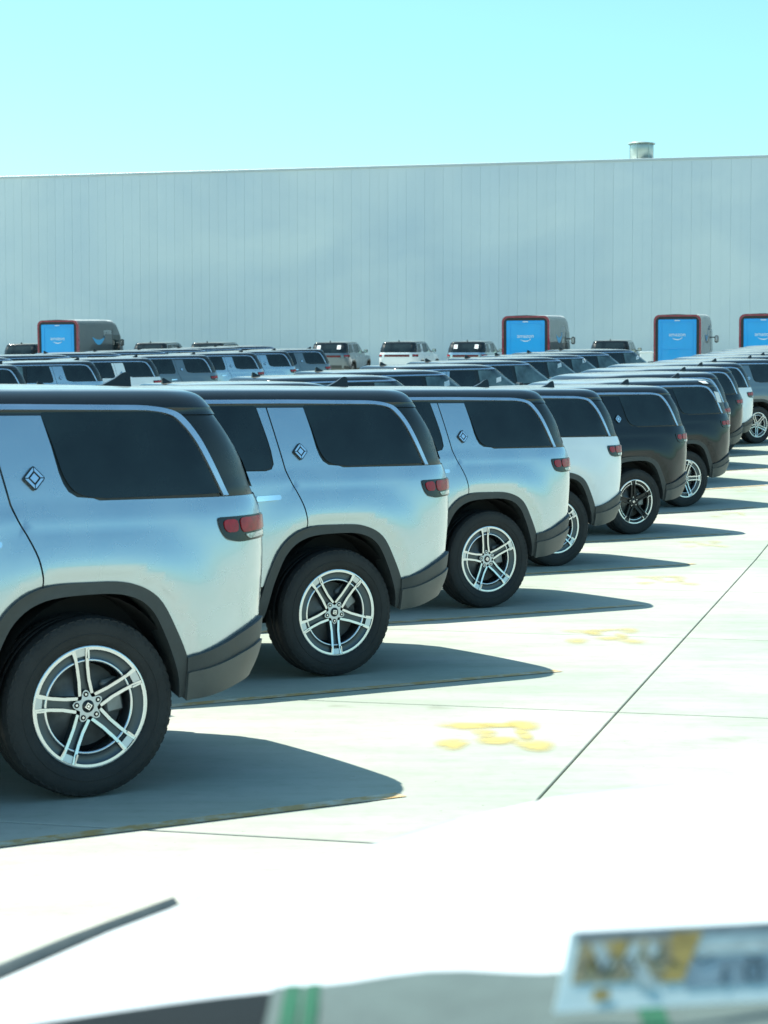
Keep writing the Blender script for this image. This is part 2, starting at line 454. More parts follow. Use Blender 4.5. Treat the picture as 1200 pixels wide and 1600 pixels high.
    def ring(z, off=0):
        W = tab(WZ, z, 'W'); er = tab(ER, z, 'R'); ef = tab(EFU, z, 'U')
        ar, y0 = cornr(z, W, er); af = .35; y1 = W * .62
        L = []
        for j in range(6): y = y0 * j / 6; L.append((-er - .02 * (1 - (y / y0) ** 2) - off, y))
        for j in range(9):
            t = math.pi / 2 * (1 - j / 9); L.append((-(er - ar) - (ar + off) * math.sin(t), y0 + (W - y0 + off) * math.cos(t)))
        for j in range(8): x = -(er - ar) + (ef - af + er - ar) * j / 8; L.append((x, W + off))
        for j in range(7):
            t = math.pi / 2 * j / 7; L.append((ef - af + (af + off) * math.sin(t), y1 + (W - y1 + off) * math.cos(t)))
        for j in range(6): y = y1 * (1 - j / 6); L.append((ef + .03 * (1 - (y / y1) ** 2) + off, y))
        L.append((ef + .03 + off, 0))
        full = L + [(x, -y) for x, y in L[::-1][1:-1]]
        return [(x, y, z) for x, y in full]
    b.grid([ring(1.30, -.05)] + [ring(z, -.007) for z in (1.36, 1.42, 1.48, 1.54, 1.6, 1.65, 1.7, 1.76)], 0, True, closed=True)
    gh = b.make('window_surround', M_BLACK, root)
    # roof with its rounded shoulder
    b = B()
    zs = [1.792, 1.80, 1.815, 1.83, 1.84, 1.85, 1.86, 1.868, 1.876, 1.882, 1.887, 1.89]
    rr = [ring(1.76, .001), ring(1.79, .004)] + [ring(z, .006) for z in zs]
    top = rr[-1]; n = len(top)
    for q, hh in ((.9, .004), (.7, .010), (.4, .015), (.1, .017)):
        rr.append([(.4 + (x - .4) * (q if abs(y) < 9 else 1), y * q, 1.89 + hh) for x, y, z in top])
    b.grid(rr, 0, True, closed=True)
    b.add(rr[-1], [tuple(range(n))], 0, True)
    roof = b.make('roof', M_ROOF, root)
    # ---- D-pillar in gloss black, windows, painted pillar, bright line
    for s in (1, -1):
        b = B()
        patch(b, rpoly([(.185, 1.775, .02), (-.36, 1.775, .0), (-.50, 1.752, .07), (-.61, 1.62, .1), (-.705, 1.385, .012), (-.10, 1.378, .0), (.045, 1.392, .07), (.105, 1.47, .06), (.140, 1.62, .0)]), .002, .008, .05, s, up=True)
        b.make('window', M_GLASS, root)
        b = B()
        patch(b, rpoly([(1.13, 1.768, .03), (.54, 1.773, .015), (.485, 1.55, .06), (.465, 1.375, .05), (.53, 1.362, 0), (1.17, 1.366, .02)]), .002, .008, .08, s, up=True)
        b.make('window', M_GLASS, root)
        b = B()
        patch(b, rpoly([(1.76, 1.755, .03), (1.24, 1.768, .02), (1.25, 1.37, .02), (2.28, 1.38, .03)]), .004, .004, .1, s, up=True)
        b.make('window', M_FGLASS, root)
        b = B()
        tr_o = [(1.72, 1.806), (1.0, 1.806), (.3, 1.806), (-.30, 1.800)] + spline([(-.36, 1.797), (-.45, 1.785), (-.525, 1.755), (-.60, 1.66), (-.67, 1.52), (-.738, 1.372)], 4)
        tr_i = [(1.72, 1.784), (1.0, 1.784), (.3, 1.784), (-.30, 1.779)] + spline([(-.36, 1.777), (-.44, 1.765), (-.50, 1.737), (-.572, 1.65), (-.637, 1.52), (-.706, 1.372)], 4)
        patch(b, tr_o + tr_i[::-1], .012, .012, .04, s, up=True)
        b.make('window_trim', M_TRIM, root)
    # rear glass
    b = B(); rear_grid(b, 1.40, 1.77, 6, None, 0, .006, f=lambda z: tab(WZ, z, 'W') * .74)
    b.make('rear_window', M_GLASS, root)
    # windshield
    b = B(); rows = []
    for i in range(9):
        z = 1.27 + (1.79 - 1.27) * i / 8; W = tab(WZ, z, 'W'); ef = tab(EFU, z, 'U'); y1 = W * .62; row = []
        for j in range(21):
            y = W * .90 * (2 * j / 20 - 1); ay = abs(y)
            x = ef + .03 * (1 - (ay / y1) ** 2) if ay < y1 else ef - .35 + .35 * math.sqrt(max(0, 1 - ((ay - y1) / (W - y1)) ** 2))
            row.append((x + .007, y, z + .004))
        rows.append(row)
    b.grid(rows, 0, True, flip=True); b.make('windshield', M_WS, root)
    # front door / mirrors
    for s in (1, -1):
        b = B()
        b.box(2.12, 2.24, min(s * .90, s * 1.02), max(s * .90, s * 1.02), 1.36, 1.40, 0, .008)
        b.box(2.08, 2.22, min(s * .99, s * 1.17), max(s * .99, s * 1.17), 1.34, 1.50, 0, .03)
        m = b.make('mirror', M_BLACK, root)
        b = B(); b.box(2.072, 2.079, min(s * 1.01, s * 1.15), max(s * 1.01, s * 1.15), 1.36, 1.48); b.make('mirror_glass', M_CHROME, m)
        b = B(); b.lathe([(.0, 0), (.05, 0), (.055, -.02)], 16)
        b.v = [(3.86 - v[1] * 1, s * .66 + v[0] * 1.0, .98 + v[2] * 2.2) for v in b.v]; b.make('headlight', M_LAMP, root)
    # ---- tail lights
    for s in (1, -1):
        b = B()
        patch(b, rpoly([(-.655, 1.272, .018), (-.70, 1.272, 0), (-1.005, 1.276, .01), (-1.005, 1.160, .01), (-.78, 1.150, .02), (-.70, 1.165, .03), (-.665, 1.215, .03)]), .007, .012, .03, s, up=False)
        hs = b.make('tail_light', M_LAMPB, root)
        b = B()
        patch(b, rpoly([(-.68, 1.258, .03), (-.772, 1.260, .03), (-.778, 1.198, .03), (-.695, 1.198, .03)]), .012, .006, .03, s, up=False)
        patch(b, rpoly([(-.785, 1.264, .03), (-.995, 1.268, .01), (-.995, 1.205, .01), (-.80, 1.192, .03)]), .012, .006, .03, s, up=False)
        b.make('red_lens', M_RED, hs)
        b = B()
        patch(b, rpoly([(-.82, 1.185, .01), (-.975, 1.195, .005), (-.975, 1.172, .005), (-.85, 1.163, .01)]), .012, .006, .03, s, up=False)
        b.make('clear_lens', M_CLEAR, hs)
        # badge on the pillar: bright diamond compass
        b = B()
        def dia(r, cx, cz, ro=0): return [(cx, cz + r), (cx - r * .95, cz), (cx, cz - r), (cx + r * .95, cz)]
        cx, cz = .255, 1.475
        bd = B(); patch(bd, rpoly([(*q, .012) for q in dia(.058, cx, cz)], 3), .014, .006, .02, s, up=True); bo = bd.make('badge', M_BLACK, root)
        for q in range(4):
            D1 = dia(.050, cx, cz); D2 = dia(.034, cx, cz); e1 = D1[q], D1[(q + 1) % 4]; e2 = D2[q], D2[(q + 1) % 4]
            def lp(a, c, t): return (a[0] + (c[0] - a[0]) * t, a[1] + (c[1] - a[1]) * t)
            patch(b, [lp(*e1, .05), lp(*e1, .95), lp(*e2, .93), lp(*e2, .07)], .018, .004, .03, s, up=True)
        patch(b, dia(.022, cx, cz), .018, .004, .03, s, up=True)
        b.make('emblem', M_CHROME, bo)
    b = B(); rear_grid(b, 1.165, 1.265, 3, .62, 0, .008); lb = b.make('light_bar', mat('lamp_bar', (.13, .010, .014), .15, noise=.2, nscale=10), root)
    # roof fin
    b = B()
    pr = [(-.49, 1.900), (-.565, 1.934), (-.608, 1.962), (-.63, 1.968), (-.646, 1.966), (-.652, 1.95), (-.652, 1.87)]
    for s, t in ((1, .022), (-1, .022)):
        b.add([(x, s * t * (1 - (z - 1.895) / .09), z) for x, z in pr], [tuple(range(7)) if s > 0 else tuple(range(7))[::-1]])
    b.add([(x, t * (1 - (z - 1.895) / .09), z) for x, z in pr for t in (.022, -.022)], [(2 * i, 2 * i + 1, 2 * i + 3, 2 * i + 2) for i in range(6)])
    b.make('antenna_fin', M_BLACK, root)
    # ---- wheels
    k = 0
    for ax in (0, WB):
        for s in (1, -1):
            w = WHEEL[wheels]['tyre'].copy(); link(w, root)
            w.location = (ax, .845 * s, .42)
            w.rotation_euler = (0, 0, 0 if s > 0 else math.pi)
            for c in WHEEL[wheels]['sub']:
                c2 = c.copy(); link(c2, w)
            k += 1

def wheel_proto(style):
    """wheel lies with its face on +y; tyre, rim, brake disc, hub cap"""
    b = B()
    prof = [(.285, .10), (.292, .118), (.32, .126), (.35, .130), (.385, .127), (.405, .118), (.413, .105), (.4185, .085)]
    back = [(.4185, -.085), (.413, -.105), (.385, -.125), (.33, -.125), (.285, -.10)]
    b.lathe(prof + [(.4185, .03), (.410, .03), (.410, .018), (.4185, .018), (.4185, -.018), (.410, -.018), (.410, -.03), (.4185, -.03)] + back, 60)
    n = 58  # shoulder blocks
    for k in range(n):
        a = 2 * math.pi * k / n; da = 2 * math.pi / n * .33
        for y0, y1 in ((.078, .117), (-.117, -.078)):
            v = []
            for aa in (a - da, a + da):
                for r in (.400, .4205):
                    for y in (y0, y1):
                        rr = r - (.010 if abs(y) > .1 and r > .41 else 0)
                        v.append((rr * math.cos(aa), y, rr * math.sin(aa)))
            b.add(v, [(0, 1, 3, 2), (4, 6, 7, 5), (0, 4, 5, 1), (2, 3, 7, 6), (0, 2, 6, 4), (1, 5, 7, 3)])
    # raised sidewall ring and small lugs
    for k in range(n):
        a = 2 * math.pi * (k + .5) / n; da = 2 * math.pi / n * .2
        v = []
        for aa in (a - da, a + da):
            for r, y in ((.385, .1245), (.405, .1155)):
                for dy in (0, .0045):
                    v.append((r * math.cos(aa), y + dy, r * math.sin(aa)))
        b.add(v, [(0, 1, 3, 2), (4, 6, 7, 5), (1, 5, 7, 3), (0, 2, 6, 4), (2, 3, 7, 6), (0, 4, 5, 1)])
    b.lathe([(.335, .1285), (.337, .1315), (.341, .1315), (.343, .1285)], 48)
    tyre = b.make('wheel', M_TYRE); COL.objects.unlink(tyre)
    sub = []
    mach = M_RIM; dark = M_RIMD if style == 'silver' else M_RIMB; spk = M_RIM if style == 'silver' else M_RIMB; sat = M_RIMS if style == 'silver' else M_RIMB
    mats = [mach, dark, spk, sat, M_UNDER]
    b = B()
    # lip and barrel
    b.lathe([(.288, .095), (.288, .112), (.283, .117), (.276, .116)], 60, 0)
    b.lathe([(.276, .116), (.272, .104), (.262, .098), (.228, .090), (.222, .094)], 60, 1)
    b.lathe([(.222, .094), (.219, .097), (.212, .097), (.209, .092)], 60, 0 if style == 'silver' else 1)
    b.lathe([(.209, .092), (.222, .05), (.235, -.02), (.24, -.09)], 48, 3)
    b.lathe([(.0, -.06), (.24, -.06)], 32, 4)
    def polyb(pts, y0f, y1f, mi, mt=None):
        n = len(pts)
        v = [(x, y0f(x, z), z) for x, z in pts] + [(x, y1f(x, z), z) for x, z in pts]
        b.add(v, [tuple(range(n, 2 * n))[::-1]], mi if mt is None else mt)
        b.add(v, [(i, (i + 1) % n, n + (i + 1) % n, n + i) for i in range(n)], 1 if style == 'silver' else mi)
    dish = lambda x, z: .078 + .036 * min(1, (math.hypot(x, z) / .27)) ** 1.5
    for q in range(5):
        a = 2 * math.pi * q / 5 + math.pi / 2; ca, sa = math.cos(a), math.sin(a)
        rot = lambda r, t: (r * ca - t * sa, r * sa + t * ca)
        # two bars of a split spoke
        for s in (1, -1):
            seg = [(.055, .030), (.12, .024), (.18, .0245), (.24, .028), (.277, .033)]
            for i in range(4):
                r0, t0 = seg[i]; r1, t1 = seg[i + 1]
                pts = [rot(r0, s * (t0 - .0065)), rot(r0, s * (t0 + .008)), rot(r1, s * (t1 + .009)), rot(r1, s * (t1 - .0065))]
                if s < 0: pts = pts[::-1]
                polyb(pts, lambda x, z: dish(x, z) - .05, dish, 2)
        # floor between the bars
        rr = [(.06, .024), (.12, .019), (.18, .019), (.235, .023)]
        for i in range(3):
            r0, t0 = rr[i]; r1, t1 = rr[i + 1]
            polyb([rot(r0, -t0), rot(r0, t0), rot(r1, t1), rot(r1, -t1)], lambda x, z: dish(x, z) - .05, lambda x, z: dish(x, z) - .018, 1)
        # bright block where spoke meets the lip
        polyb([rot(.238, -.024), rot(.238, .024), rot(.277, .029), rot(.277, -.029)], lambda x, z: dish(x, z) - .04, lambda x, z: dish(x, z) - .004, 3 if style == 'silver' else 1)
        # machined edges of the window between spokes
        a2 = 2 * math.pi / 5; e0 = math.asin(.037 / .25)
        for rr0, rr1, yy in ((.266, .276, .1155),) + (((.228, .234, .0975),) if style != 'silver' else ()):
            N = 12; top = []
            for k in range(N + 1):
                t = a + e0 + (a2 - 2 * e0) * k / N
                top.append([(rr1 * math.cos(t), yy, rr1 * math.sin(t)), (rr0 * math.cos(t), yy - .001, rr0 * math.sin(t))])
            b.grid(top, 0, False)
        for s in (1, -1):
            t = a + s * e0; dx, dz = -math.sin(t) * .004, math.cos(t) * .004
            c0 = (.225 * math.cos(t), .225 * math.sin(t)); c1 = (.272 * math.cos(t), .272 * math.sin(t))
            pts = [(c0[0] - dx, c0[1] - dz), (c1[0] - dx, c1[1] - dz), (c1[0] + dx, c1[1] + dz), (c0[0] + dx, c0[1] + dz)]
            polyb(pts, lambda x, z: .09, lambda x, z: .113, 0)
    # hub web with lug holes
    pts = []
    for k in range(40):
        t = 2 * math.pi * k / 40; r = .062 + .016 * math.cos(5 * (t - math.pi / 2)); pts.append((r * math.cos(t), r * math.sin(t)))
    polyb(pts, lambda x, z: .03, lambda x, z: .083, 3)
    for q in range(5):
        t = 2 * math.pi * q / 5 + math.pi / 2
        L = B(); L.lathe([(.0, .0), (.013, 0)], 12)
        b.add([(v[0] + .057 * math.cos(t), .0845, v[2] + .057 * math.sin(t)) for v in L.v], L.f, 4)
        L = B(); L.lathe([(.0, .0), (.006, 0)], 8)
        b.add([(v[0] + .057 * math.cos(t), .0855, v[2] + .057 * math.sin(t)) for v in L.v], L.f, 0)
    rim = b.make('rim', mats); sub.append(rim)
    b = B(); b.lathe([(.0, .035), (.075, .035), (.078, .01), (.195, .01), (.195, -.01)], 40)
    b.box(-.19, -.10, -.02, .045, -.07, .09, 0, .01)
    sub.append(b.make('brake_disc', M_DISC))
    b = B(); b.lathe([(.0, .089), (.026, .089), (.030, .083)], 24, 0)
    for rr in ((.019, .013), (.007, 0)):
        for q in range(4):
            t0 = math.pi / 2 * q; t1 = t0 + math.pi / 2; o, i = rr
            b.add([(o * math.cos(t0), .0905, o * math.sin(t0)), (o * math.cos(t1), .0905, o * math.sin(t1)), (i * math.cos(t1), .0905, i * math.sin(t1)), (i * math.cos(t0), .0905, i * math.sin(t0))], [(0, 1, 2, 3)], 1)
    sub.append(b.make('hub_cap', [M_BLACK, M_CHROME]))
    for o in sub: COL.objects.unlink(o)
    return {'tyre': tyre, 'sub': sub}
WHEEL = {'silver': wheel_proto('silver'), 'black': wheel_proto('black')}

CACHE = {}
def repaint(o, paint):
    me = o.data
    if me is None or not any(m and m.name.startswith('paint_') for m in me.materials): return
    key = (me.name, paint)
    if key not in CACHE:
        c = me.copy()
        for i, m in enumerate(c.materials):
            if m and m.name.startswith('paint_'): c.materials[i] = PAINT[paint]
        CACHE[key] = c
    o.data = CACHE[key]
def copy_tree(o, parent=None, paint=None):
    c = o.copy(); COL.objects.link(c); c.parent = parent
    if paint: repaint(c, paint)
    for ch in KIDS[o]: copy_tree(ch, c, paint)
    return c
def index(o):
    KIDS[o] = [c for c in o.children]
    for c in KIDS[o]: index(c)
KIDS = {}
PROTO = {}
for st in ('silver', 'black'):
    if st == 'silver':
        r = empty('parked_suv'); build_parts(r, st); PROTO[st] = r; bpy.context.view_layer.update(); index(r)
base_root = PROTO['silver']
used = {'base': False}
LIFT = {}
def place(x, y, heading, paint, label, group, wheels='silver', turn=0.0):
    """heading: angle of the nose from +Y towards +X (radians)"""
    first = not used['base']
    o = copy_tree(base_root, None, paint)
    if wheels != 'silver':
        for w in [c for c in o.children if c.name.startswith('wheel') and 'arch' not in c.name]:
            for ch in list(w.children):
                nm = ch.name.split('.')[0]
                for q in WHEEL['black']['sub']:
                    if q.name.split('.')[0] == nm: ch.data = q.data
    hv = Vector((math.sin(heading), math.cos(heading), 0))
    cc, dd = to_cd(x, y)
    zl = g(dd)
    e = 1.5
    nrm = Vector((-(gxy(x + e, y) - gxy(x - e, y)) / (2 * e), -(gxy(x, y + e) - gxy(x, y - e)) / (2 * e), 1)).normalized()
    fx = (hv - nrm * hv.dot(nrm)).normalized(); fy = nrm.cross(fx)
    M = Matrix((fx, fy, nrm)).transposed().to_4x4(); M.translation = (x, y, zl)
    o.matrix_world = M
    for w in o.children:
        if w.name.startswith('wheel') and 'arch' not in w.name:
            w.rotation_euler = (0, turn * (1 if w.location.y > 0 else -1), w.rotation_euler[2])
    tag(o, label, 'car', group)
    return o

# ------------------------------------------------------------------ ground
def concrete(name, green=.0):
    m = bpy.data.materials.new(name); m.use_nodes = True; nt = m.node_tree; L = nt.links; b = nt.nodes['Principled BSDF']
    geo = nt.nodes.new('ShaderNodeNewGeometry')
    def noise(scale, det=6, rough=.6, stretch=None):
        n = nt.nodes.new('ShaderNodeTexNoise'); n.inputs['Scale'].default_value = scale; n.inputs['Detail'].default_value = det; n.inputs['Roughness'].default_value = rough
        if stretch:
            mp = nt.nodes.new('ShaderNodeMapping'); mp.inputs['Rotation'].default_value = (0, 0, TH); mp.inputs['Scale'].default_value = stretch
            L.new(geo.outputs['Position'], mp.inputs['Vector']); L.new(mp.outputs[0], n.inputs['Vector'])
        else: L.new(geo.outputs['Position'], n.inputs['Vector'])
        return n
    def ramp(n, p):
        r = nt.nodes.new('ShaderNodeValToRGB'); r.color_ramp.elements[0].position = p[0][0]; r.color_ramp.elements[0].color = (*p[0][1], 1)
        r.color_ramp.elements[1].position = p[1][0]; r.color_ramp.elements[1].color = (*p[1][1], 1); L.new(n.outputs[0], r.inputs[0]); return r
    n1 = noise(.35, 5, .6, (1, 1, 1)); r1 = ramp(n1, ((.38, (.325, .36, .315)), (.60, (.42, .415, .385))))
    n2 = noise(2.2, 8, .7, (.35, 1.6, 1)); r2 = ramp(n2, ((.3, (.80, .83, .78)), (.62, (1, 1, 1))))
    n3 = noise(60, 4, .7); r3 = ramp(n3, ((.22, (.55, .55, .52)), (.34, (1, 1, 1))))
    n4 = noise(9, 5, .65); r4 = ramp(n4, ((.28, (.90, .90, .88)), (.5, (1, 1, 1))))
    cur = r1.outputs[0]
    for r in (r2, r3, r4):
        mx = nt.nodes.new('ShaderNodeMix'); mx.data_type = 'RGBA'; mx.blend_type = 'MULTIPLY'; mx.inputs['Factor'].default_value = 1
        L.new(cur, mx.inputs['A']); L.new(r.outputs[0], mx.inputs['B']); cur = mx.outputs['Result']
    # each slab its own slight tone
    oi = nt.nodes.new('ShaderNodeObjectInfo'); mr = nt.nodes.new('ShaderNodeMapRange'); mr.inputs['To Min'].default_value = .93; mr.inputs['To Max'].default_value = 1.04
    L.new(oi.outputs['Random'], mr.inputs['Value'])
    mx = nt.nodes.new('ShaderNodeMix'); mx.data_type = 'RGBA'; mx.blend_type = 'MULTIPLY'; mx.inputs['Factor'].default_value = 1
    rt = nt.nodes.new('ShaderNodeValToRGB'); rt.color_ramp.elements[0].color = (.94, .965, .915, 1); rt.color_ramp.elements[1].color = (1.0, .99, .95, 1); L.new(oi.outputs['Random'], rt.inputs[0])
    L.new(cur, mx.inputs['A']); L.new(rt.outputs[0], mx.inputs['B']); cur = mx.outputs['Result']
    # oil drips and small stains
    n5 = noise(1.3, 3, .5); r5 = ramp(n5, ((.68, (1, 1, 1)), (.80, (.55, .52, .46))))
    n6 = noise(26, 3, .6); r6 = ramp(n6, ((.70, (1, 1, 1)), (.76, (.35, .33, .28))))
    for r in (r5, r6):
        mx = nt.nodes.new('ShaderNodeMix'); mx.data_type = 'RGBA'; mx.blend_type = 'MULTIPLY'; mx.inputs['Factor'].default_value = 1
        L.new(cur, mx.inputs['A']); L.new(r.outputs[0], mx.inputs['B']); cur = mx.outputs['Result']
    L.new(cur, b.inputs['Base Color'])
    b.inputs['Roughness'].default_value = .8
    bp = nt.nodes.new('ShaderNodeBump'); bp.inputs['Strength'].default_value = .25; bp.inputs['Distance'].default_value = .004
    L.new(n3.outputs[0], bp.inputs['Height']); L.new(bp.outputs[0], b.inputs['Normal'])
    return m
M_CONC = concrete('concrete')
M_DIRT = mat('joint_dirt', (.06, .055, .04), .95, noise=.3, nscale=30)
# sheet to the horizon, under the slabs
ds = [-3000, -60] + [J0 + k * JP for k in range(-5, 30)] + [200, 3000]
cs = [-3000, -60.19, -30, 0, 31.31, 3000]
b = B(); b.grid([[(*cd(c, d), g_raw(d) - .03) for c in cs] for d in ds], 0, False)
for k_ in range(len(b.i)):
    if k_ % 5 in (0, 4) or ds[k_ // 5] > 112: b.i[k_] = 1
ground = b.make('ground', [M_DIRT, M_CONC]); tag(ground, kind='structure')
far = B()
def slab_quad(bb, c0, c1, d0, d1):
    z0 = g_raw(d0) ; z1 = g_raw(d1); gq = .006
    v = [(*cd(c0 + gq, d0 + gq), z0), (*cd(c1 - gq, d0 + gq), z0), (*cd(c1 - gq, d1 - gq), z1), (*cd(c0 + gq, d1 - gq), z1)]
    v += [(x, y, z - .028) for x, y, z in v]
    bb.add(v, [(0, 1, 2, 3), (0, 4, 5, 1), (1, 5, 6, 2), (2, 6, 7, 3), (3, 7, 4, 0)])
C0 = -1.63
slab_mesh = {}
for kd in range(-4, 29):
    for kc in range(-16, 9):
        d0 = J0 + kd * JP; c0 = C0 + kc * 3.66
        near = (-2 <= kd <= 13 and -3 <= kc <= 3)
        if near:
            z0 = g_raw(d0); z1 = g_raw(d0 + JP); key = round(z1 - z0, 5)
            if key not in slab_mesh:
                sb = B(); q = .0055; bv = .004; Lh = JP; 
                def zz(dd_): return (z1 - z0) * dd_ / JP
                rows = []
                for ins, dz in ((0, -.028), (0, -bv), (bv, 0)):
                    Q = .014; rows.append([(c, dd_, zz(dd_) + dz) for c, dd_ in ((q + ins, Q + ins), (3.66 - q - ins, Q + ins), (3.66 - q - ins, JP - Q - ins), (q + ins, JP - Q - ins))])
                sb.grid(rows, 0, False, closed=True); sb.add(rows[-1], [(0, 1, 2, 3)])
                o = sb.make('concrete_slab', M_CONC); slab_mesh[key] = o.data
            else:
                o = bpy.data.objects.new('concrete_slab', slab_mesh[key]); COL.objects.link(o)
            o.parent = ground
            x, y = cd(c0, d0); o.location = (x, y, z0); o.rotation_euler = (0, 0, -TH)
        else: slab_quad(far, c0, c0 + 3.66, d0, d0 + JP)
fo = far.make('paving_slabs', M_CONC, ground); tag(fo, kind='stuff')
# plain concrete beyond the slabbed lot
b = B()
def sheet(c0, c1, d0, d1, z):
    b.add([(*cd(c0, d0), z), (*cd(c1, d0), z), (*cd(c1, d1), z), (*cd(c0, d1), z)], [(0, 1, 2, 3)])
sheet(-2500, 2500, -2500, J0 - 4 * JP, 0)
far2 = b.make('apron', M_CONC); tag(far2, kind='structure')

# painted marks
def mark_mat(name, col, thr):
    m = bpy.data.materials.new(name); m.use_nodes = True; nt = m.node_tree; L = nt.links; b = nt.nodes['Principled BSDF']
    geo = nt.nodes.new('ShaderNodeNewGeometry'); n = nt.nodes.new('ShaderNodeTexNoise'); n.inputs['Scale'].default_value = 7; n.inputs['Detail'].default_value = 7; n.inputs['Roughness'].default_value = .7
    L.new(geo.outputs['Position'], n.inputs['Vector'])
    r = nt.nodes.new('ShaderNodeValToRGB'); r.color_ramp.elements[0].position = thr - .1; r.color_ramp.elements[0].color = (.50, .49, .40, 1)
    r.color_ramp.elements[1].position = thr + .12; r.color_ramp.elements[1].color = (*col, 1)
    L.new(n.outputs[0], r.inputs[0]); L.new(r.outputs[0], b.inputs['Base Color']); b.inputs['Roughness'].default_value = .7
    return m
M_YEL = mark_mat('line_yellow', (.42, .27, .10), .44)
M_NUM = bpy.data.materials.new('number_yellow'); M_NUM.use_nodes = True
_nt = M_NUM.node_tree; _b = _nt.nodes['Principled BSDF']; _b.inputs['Base Color'].default_value = (.50, .41, .13, 1); _b.inputs['Roughness'].default_value = .8
_at = _nt.nodes.new('ShaderNodeAttribute'); _at.attribute_name = 'wear'
_nz = _nt.nodes.new('ShaderNodeTexNoise'); _nz.inputs['Scale'].default_value = 5; _nz.inputs['Detail'].default_value = 6
_g = _nt.nodes.new('ShaderNodeNewGeometry'); _nt.links.new(_g.outputs['Position'], _nz.inputs['Vector'])
_mr = _nt.nodes.new('ShaderNodeMapRange'); _mr.inputs['From Min'].default_value = .25; _mr.inputs['From Max'].default_value = .52; _nt.links.new(_nz.outputs[0], _mr.inputs['Value'])
_mm = _nt.nodes.new('ShaderNodeMath'); _mm.operation = 'MULTIPLY'; _nt.links.new(_at.outputs['Fac'], _mm.inputs[0]); _nt.links.new(_mr.outputs[0], _mm.inputs[1])
_tr = _nt.nodes.new('ShaderNodeBsdfTransparent'); _ms = _nt.nodes.new('ShaderNodeMixShader')
_nt.links.new(_mm.outputs[0], _ms.inputs[0]); _nt.links.new(_tr.outputs[0], _ms.inputs[1]); _nt.links.new(_b.outputs[0], _ms.inputs[2])
_nt.links.new(_ms.outputs[0], _nt.nodes['Material Output'].inputs['Surface'])
AX = R(58); RV = Vector((math.sin(AX), math.cos(AX))); NV = Vector((math.cos(AX), -math.sin(AX)))
def strip(pts_fn, n, name, m, parent=None, w=.1):
    b = B(); rows = []
    for i in range(n + 1):
        p, q = pts_fn(i / n); c = (p, q)
        rows.append([(c.x, c.y, gxy(c.x, c.y) + .004) for c in (p, q)])
    b.grid(rows, 0, False, flip=True); o = b.make(name, m, parent); return o

# ------------------------------------------------------------------ row 1
ROW1 = [ # wheel contact px-derived ground position, paint, wheels, label
 ((-1.340, 9.336), 'silver', 'silver', 'large silver SUV nearest the camera, black roof, cut off by the left edge'),
 ((-.300, 13.33), 'silver', 'silver', 'silver SUV second in the near row, right behind the nearest one'),
 ((.912, 17.54), 'silver', 'silver', 'silver SUV third in the near row, between a silver SUV and a white one'),
 ((1.85, 21.68), 'white', 'silver', 'white SUV in the near row, between a silver SUV and a black one'),
 ((3.21, 26.05), 'black', 'black', 'black SUV with black spoked wheels edged in bright metal'),
 ((4.52, 30.5), 'black', 'silver', 'black SUV with white papers taped on its rear roof corner'),
 ((5.25, 34.8), 'black', 'silver', 'black SUV mostly hidden behind the one with taped papers'),
 ((6.15, 38.7), 'black', 'silver', 'black SUV whose red tail light touches the white SUV behind it'),
 ((7.05, 42.6), 'white', 'silver', 'white SUV in the near row, between a black SUV and the blue grey one'),
 ((8.44, 46.2), 'grey', 'silver', 'blue grey SUV with silver wheel showing at the right edge'),
]
groupA = 'SUVs parked at an angle in the near row'
stall = []
for k, (w, p, wh, lab) in enumerate(ROW1):
    W = Vector(w); # wheel face sits .97 out from the centre line
    c = W - NV * .975
    place(c.x, c.y, AX + math.pi, p, lab, groupA, wh, turn=[.18, .63, .15, .25, .1, .95, .3, .6, 0, .5][k])
for k in range(10, 16):
    X = 8.44 + 1.06 * (k - 9); Y = 46.2 + 4.12 * (k - 9); c = Vector((X, Y)) - NV * .975
    nm = ['eleventh', 'twelfth', 'thirteenth', 'fourteenth', 'fifteenth', 'sixteenth'][k - 10]
    pc = ['black', 'grey', 'black', 'silver', 'black', 'white'][k - 10]
    place(c.x, c.y, AX + math.pi, pc, f'{pc} SUV, {nm} of the near row, only roof in view', groupA)
